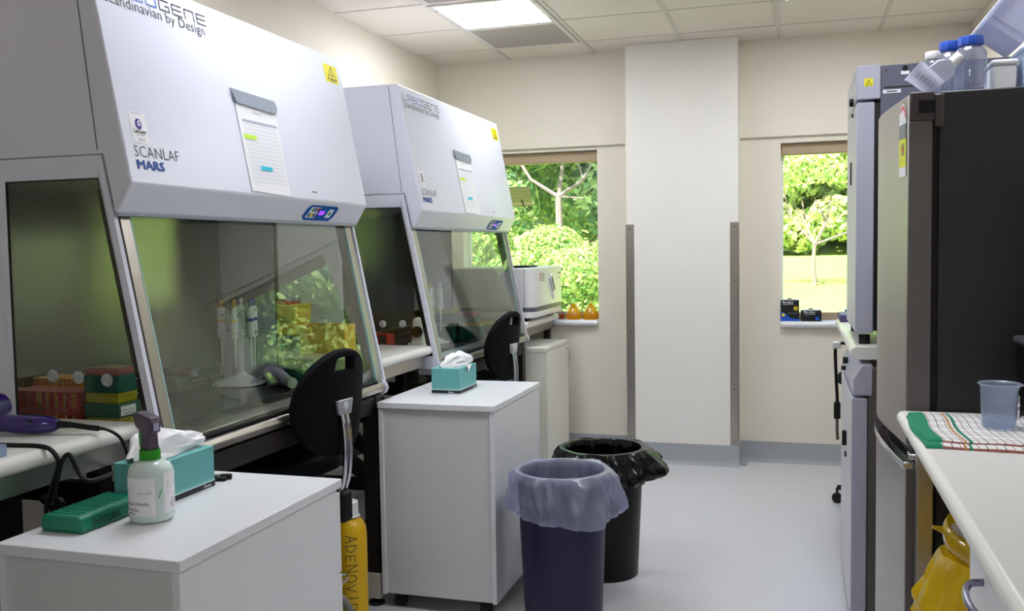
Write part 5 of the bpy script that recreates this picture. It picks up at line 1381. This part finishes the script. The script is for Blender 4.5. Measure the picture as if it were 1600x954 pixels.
tip_box(-1.985, 5.13, ZW + .0935, .13, .10, .058, .026, YTIP, 'upper green tip box with yellow lid of the taller pair', G2)
tip_box(-1.835, 5.16, ZW + .0, .13, .09, .075, .020, YTIP, 'dark green tip box with yellow lid near the cabinet centre', G2)
tip_box(-1.855, 5.165, ZW + .0955, .11, .085, .034, .030, PTIP, 'tip box with pinkish lid stacked near the cabinet centre', G2)
tip_box(-1.80, 5.34, ZW, .13, .09, .072, .020, YTIP, 'labelled dark green tip box with yellow lid nearest the far side window', G2, True)

# ------------------------------------------------------------------ instrument by the window
t = thing('bench_instrument', 'large boxy white instrument on the bench by the left window', 'instrument', (0, 0, 0))
CRM = mat('instrument_white', (224, 224, 224), .3)
IX0, IX1, IY0, IY1, IZ = -2.16, -1.552, 5.525, 6.262, .975
def rr_poly(x0, x1, y0, y1, r, n=8):
    out = []
    for cx, cy, a0_ in ((x1 - r, y0 + r, -PI / 2), (x1 - r, y1 - r, 0)):
        out += [(cx + r * math.cos(a0_ + PI / 2 * k / n), cy + r * math.sin(a0_ + PI / 2 * k / n)) for k in range(n + 1)]
    return out + [(x0, y1), (x0, y0)]
MB().prism(rr_poly(IX0, IX1, IY0, IY1, .06), 'z', IZ + .085, IZ + .335).build('upper_housing', CRM, t, bevel=.008)
MB().prism(rr_poly(IX0, IX1 - .004, IY0 + .004, IY1 - .004, .056), 'z', IZ + .060, IZ + .085).build('grey_band', mat('slate_band', (92, 92, 104), .4), t)
MB().prism(rr_poly(IX0, IX1 - .002, IY0 + .002, IY1 - .002, .058), 'z', IZ + .022, IZ + .060).build('lower_housing', CRM, t, bevel=.004)
for x in (IX0 + .05, IX1 - .10):
    for y in (IY0 + .08, IY1 - .10): MB().box(x - .04, x + .04, y - .05, y + .05, IZ, IZ + .022).build('foot', BLACK, t)
hd = MB(); hd.lathe([(0, .012), (.03, .010), (.036, 0)], M=Matrix.Rotation(PI / 2, 4, 'Y'), cx=IX1, cy=5.985, cz=IZ + .155, seg=28); ho = hd.build('handle_boss', CRM, t)
MB().bar((IX1 + .006, 5.90, IZ + .275), (IX1 + .008, 5.985, IZ + .175), .012, .045).build('handle', WHITEP, ho, bevel=.004)
MB().bar((IX1 + .0135, 5.90, IZ + .270), (IX1 + .0155, 5.97, IZ + .185), .004, .010).build('handle_groove', BLACK, ho)
s = MB(); f = plane_fn((IX1 + .0012, 0, IZ), (0, 1, 0), (0, 0, 1))
for k in range(4): rect(s, 5.655, 5.685, .248 + k * .014, .258 + k * .014, f, 0)
for k in range(4): rect(s, 5.70, 5.765, .248 + k * .014, .253 + k * .014, f, 1)
rect(s, 6.09, 6.19, .285, .292, f, 1); rect(s, 6.10, 6.17, .255, .262, f, 2); rect(s, 6.15, 6.20, .272, .276, f, 0)
s.build('front_print', mat('red_print', (206, 82, 60), .5), t, mats=[INKG, mat('green_print', (140, 160, 90), .5)], fix=False)
MB().bar((IX1 - .066, IY0 - .0006, IZ + .09), (IX1 - .066, IY0 - .0006, IZ + .33), .003, .002).build('seam', GAP, t)
o = MB().box(IX1 - .19, IX1 - .05, IY0 + .06, IY0 + .26, IZ + .3355, IZ + .348).build('rubber_mat', BLACK, bevel=.004)
tag(o, 'flat black pad lying on top of the white instrument', 'pad')
# amber bottles on the sill
AMB = glass_mat('amber_glass', (255, 228, 120), .05, .06, body=(244, 186, 20), bodyfac=.5)
t = thing('amber_bottle', 'amber glass bottle on the window sill next to the instrument', 'bottle', (-1.505, 6.362, .931), group='amber bottles on the sill')
MB().lathe([(0, 0), (.050, 0), (.056, .006), (.056, .035), (.050, .050), (.030, .085), (.016, .104), (.010, .112), (0, .113)], seg=32).build('bottle_body', AMB, t)
MB().lathe([(.0562, .028), (.0575, .032), (.0562, .036)], seg=32, cap=False).build('ridge', AMB, t)
dup(t, (-1.380, 6.362, .931), None, 'amber glass bottle on the window sill at the window corner', 'amber bottles on the sill')
o = MB().tube([(-1.66, 6.35, .951), (-1.575, 6.34, .951)], .02, 14).build('amber_vial', mat('red_amber_glass', (190, 70, 20), .1, trans=.5)); tag(o, 'reddish amber vial lying on the sill behind the instrument', 'vial')
# boxes on the right-hand sill
BK = mat('black_card', (16, 18, 22), .4); BLU = mat('blue_card', (22, 84, 190), .45); YLW = mat('yellow_dot', (236, 214, 40), .5)
def glove_box(x0, x1, z, h, label, big):
    t = thing('glove_box', label, 'box', (x0, 6.335, z), group='black boxes on the sill'); w = x1 - x0
    body = MB().box(0, w, -.035, .045, 0, h).build('carton', BK, t, bevel=.0015)
    MB().box(.0, w, -.035, .045, h, h + .0035).build('lid_edge', PAPER, t)
    f = plane_fn((0, -.0358, 0), (1, 0, 0), (0, 0, 1)); f2 = plane_fn((0, -.0364, 0), (1, 0, 0), (0, 0, 1)); s = MB()
    dot = lambda c, r, ff, mi: s.add([tuple(ff(c[0] + r * math.cos(2 * PI * k / 20), c[1] + r * math.sin(2 * PI * k / 20))) for k in range(20)], [tuple(range(20))], mi)
    it = lambda o_: (lambda x, y: Vector((o_[0] + x + y * .25, -.0364, o_[1] + y)))
    if big:
        s.add([tuple(f(*p)) for p in ((0, .0), (w, .0), (w, .014), (.070, .016), (.052, .028), (.035, .046), (.014, .060), (0, .060))], [tuple(range(8))], 1)
        dot((w * .82, h * .60), .013, f2, 2); dot((w * .82, h * .60), .006, plane_fn((0, -.0368, 0), (1, 0, 0), (0, 0, 1)), 0); dot((.017, .040), .010, f2, 2)
        text(s, 'Pro Sure', .068, .0135, it((.010, h * .855)), bold=.02, mi=3); rect(s, .014, .080, h * .80, h * .80 + .0025, f2, 3); rect(s, .016, .042, h * .73, h * .73 + .003, f2, 4)
        rect(s, .044, .108, .048, .0535, f2, 4)
    else:
        dot((w * .80, h * .25), .0125, f2, 1); text(s, 'Pro Sure', .068, .0135, it((.018, h * .75)), bold=.02, mi=3); rect(s, .024, .092, h * .63, h * .63 + .0022, f2, 3); rect(s, .024, .055, h * .45, h * .45 + .003, f2, 4)
    s.build('print', BK, body, mats=[BLU, YLW, PAPER, INKG], fix=False)
    b = MB(); b.add([(w * .35, 0, h + .0036), (w * .65, .005, h + .0036), (w * .6, -.01, h + .010), (w * .42, -.006, h + .013)], [(0, 1, 2, 3)]); b.build('torn_flap', BK, t)
    return t
glove_box(-.104, .012, .931, .137, 'taller black and blue glove box at the left of the sill', True)
glove_box(.021, .149, .931, .070, 'lower black glove box right of the taller one on the sill', False)
o = MB().box(.292, .40, 6.31, 6.38, .931, 1.005).build('glove_box', BLU, bevel=.002); tag(o, 'dark blue box on the right sill half hidden by the incubator', 'box')
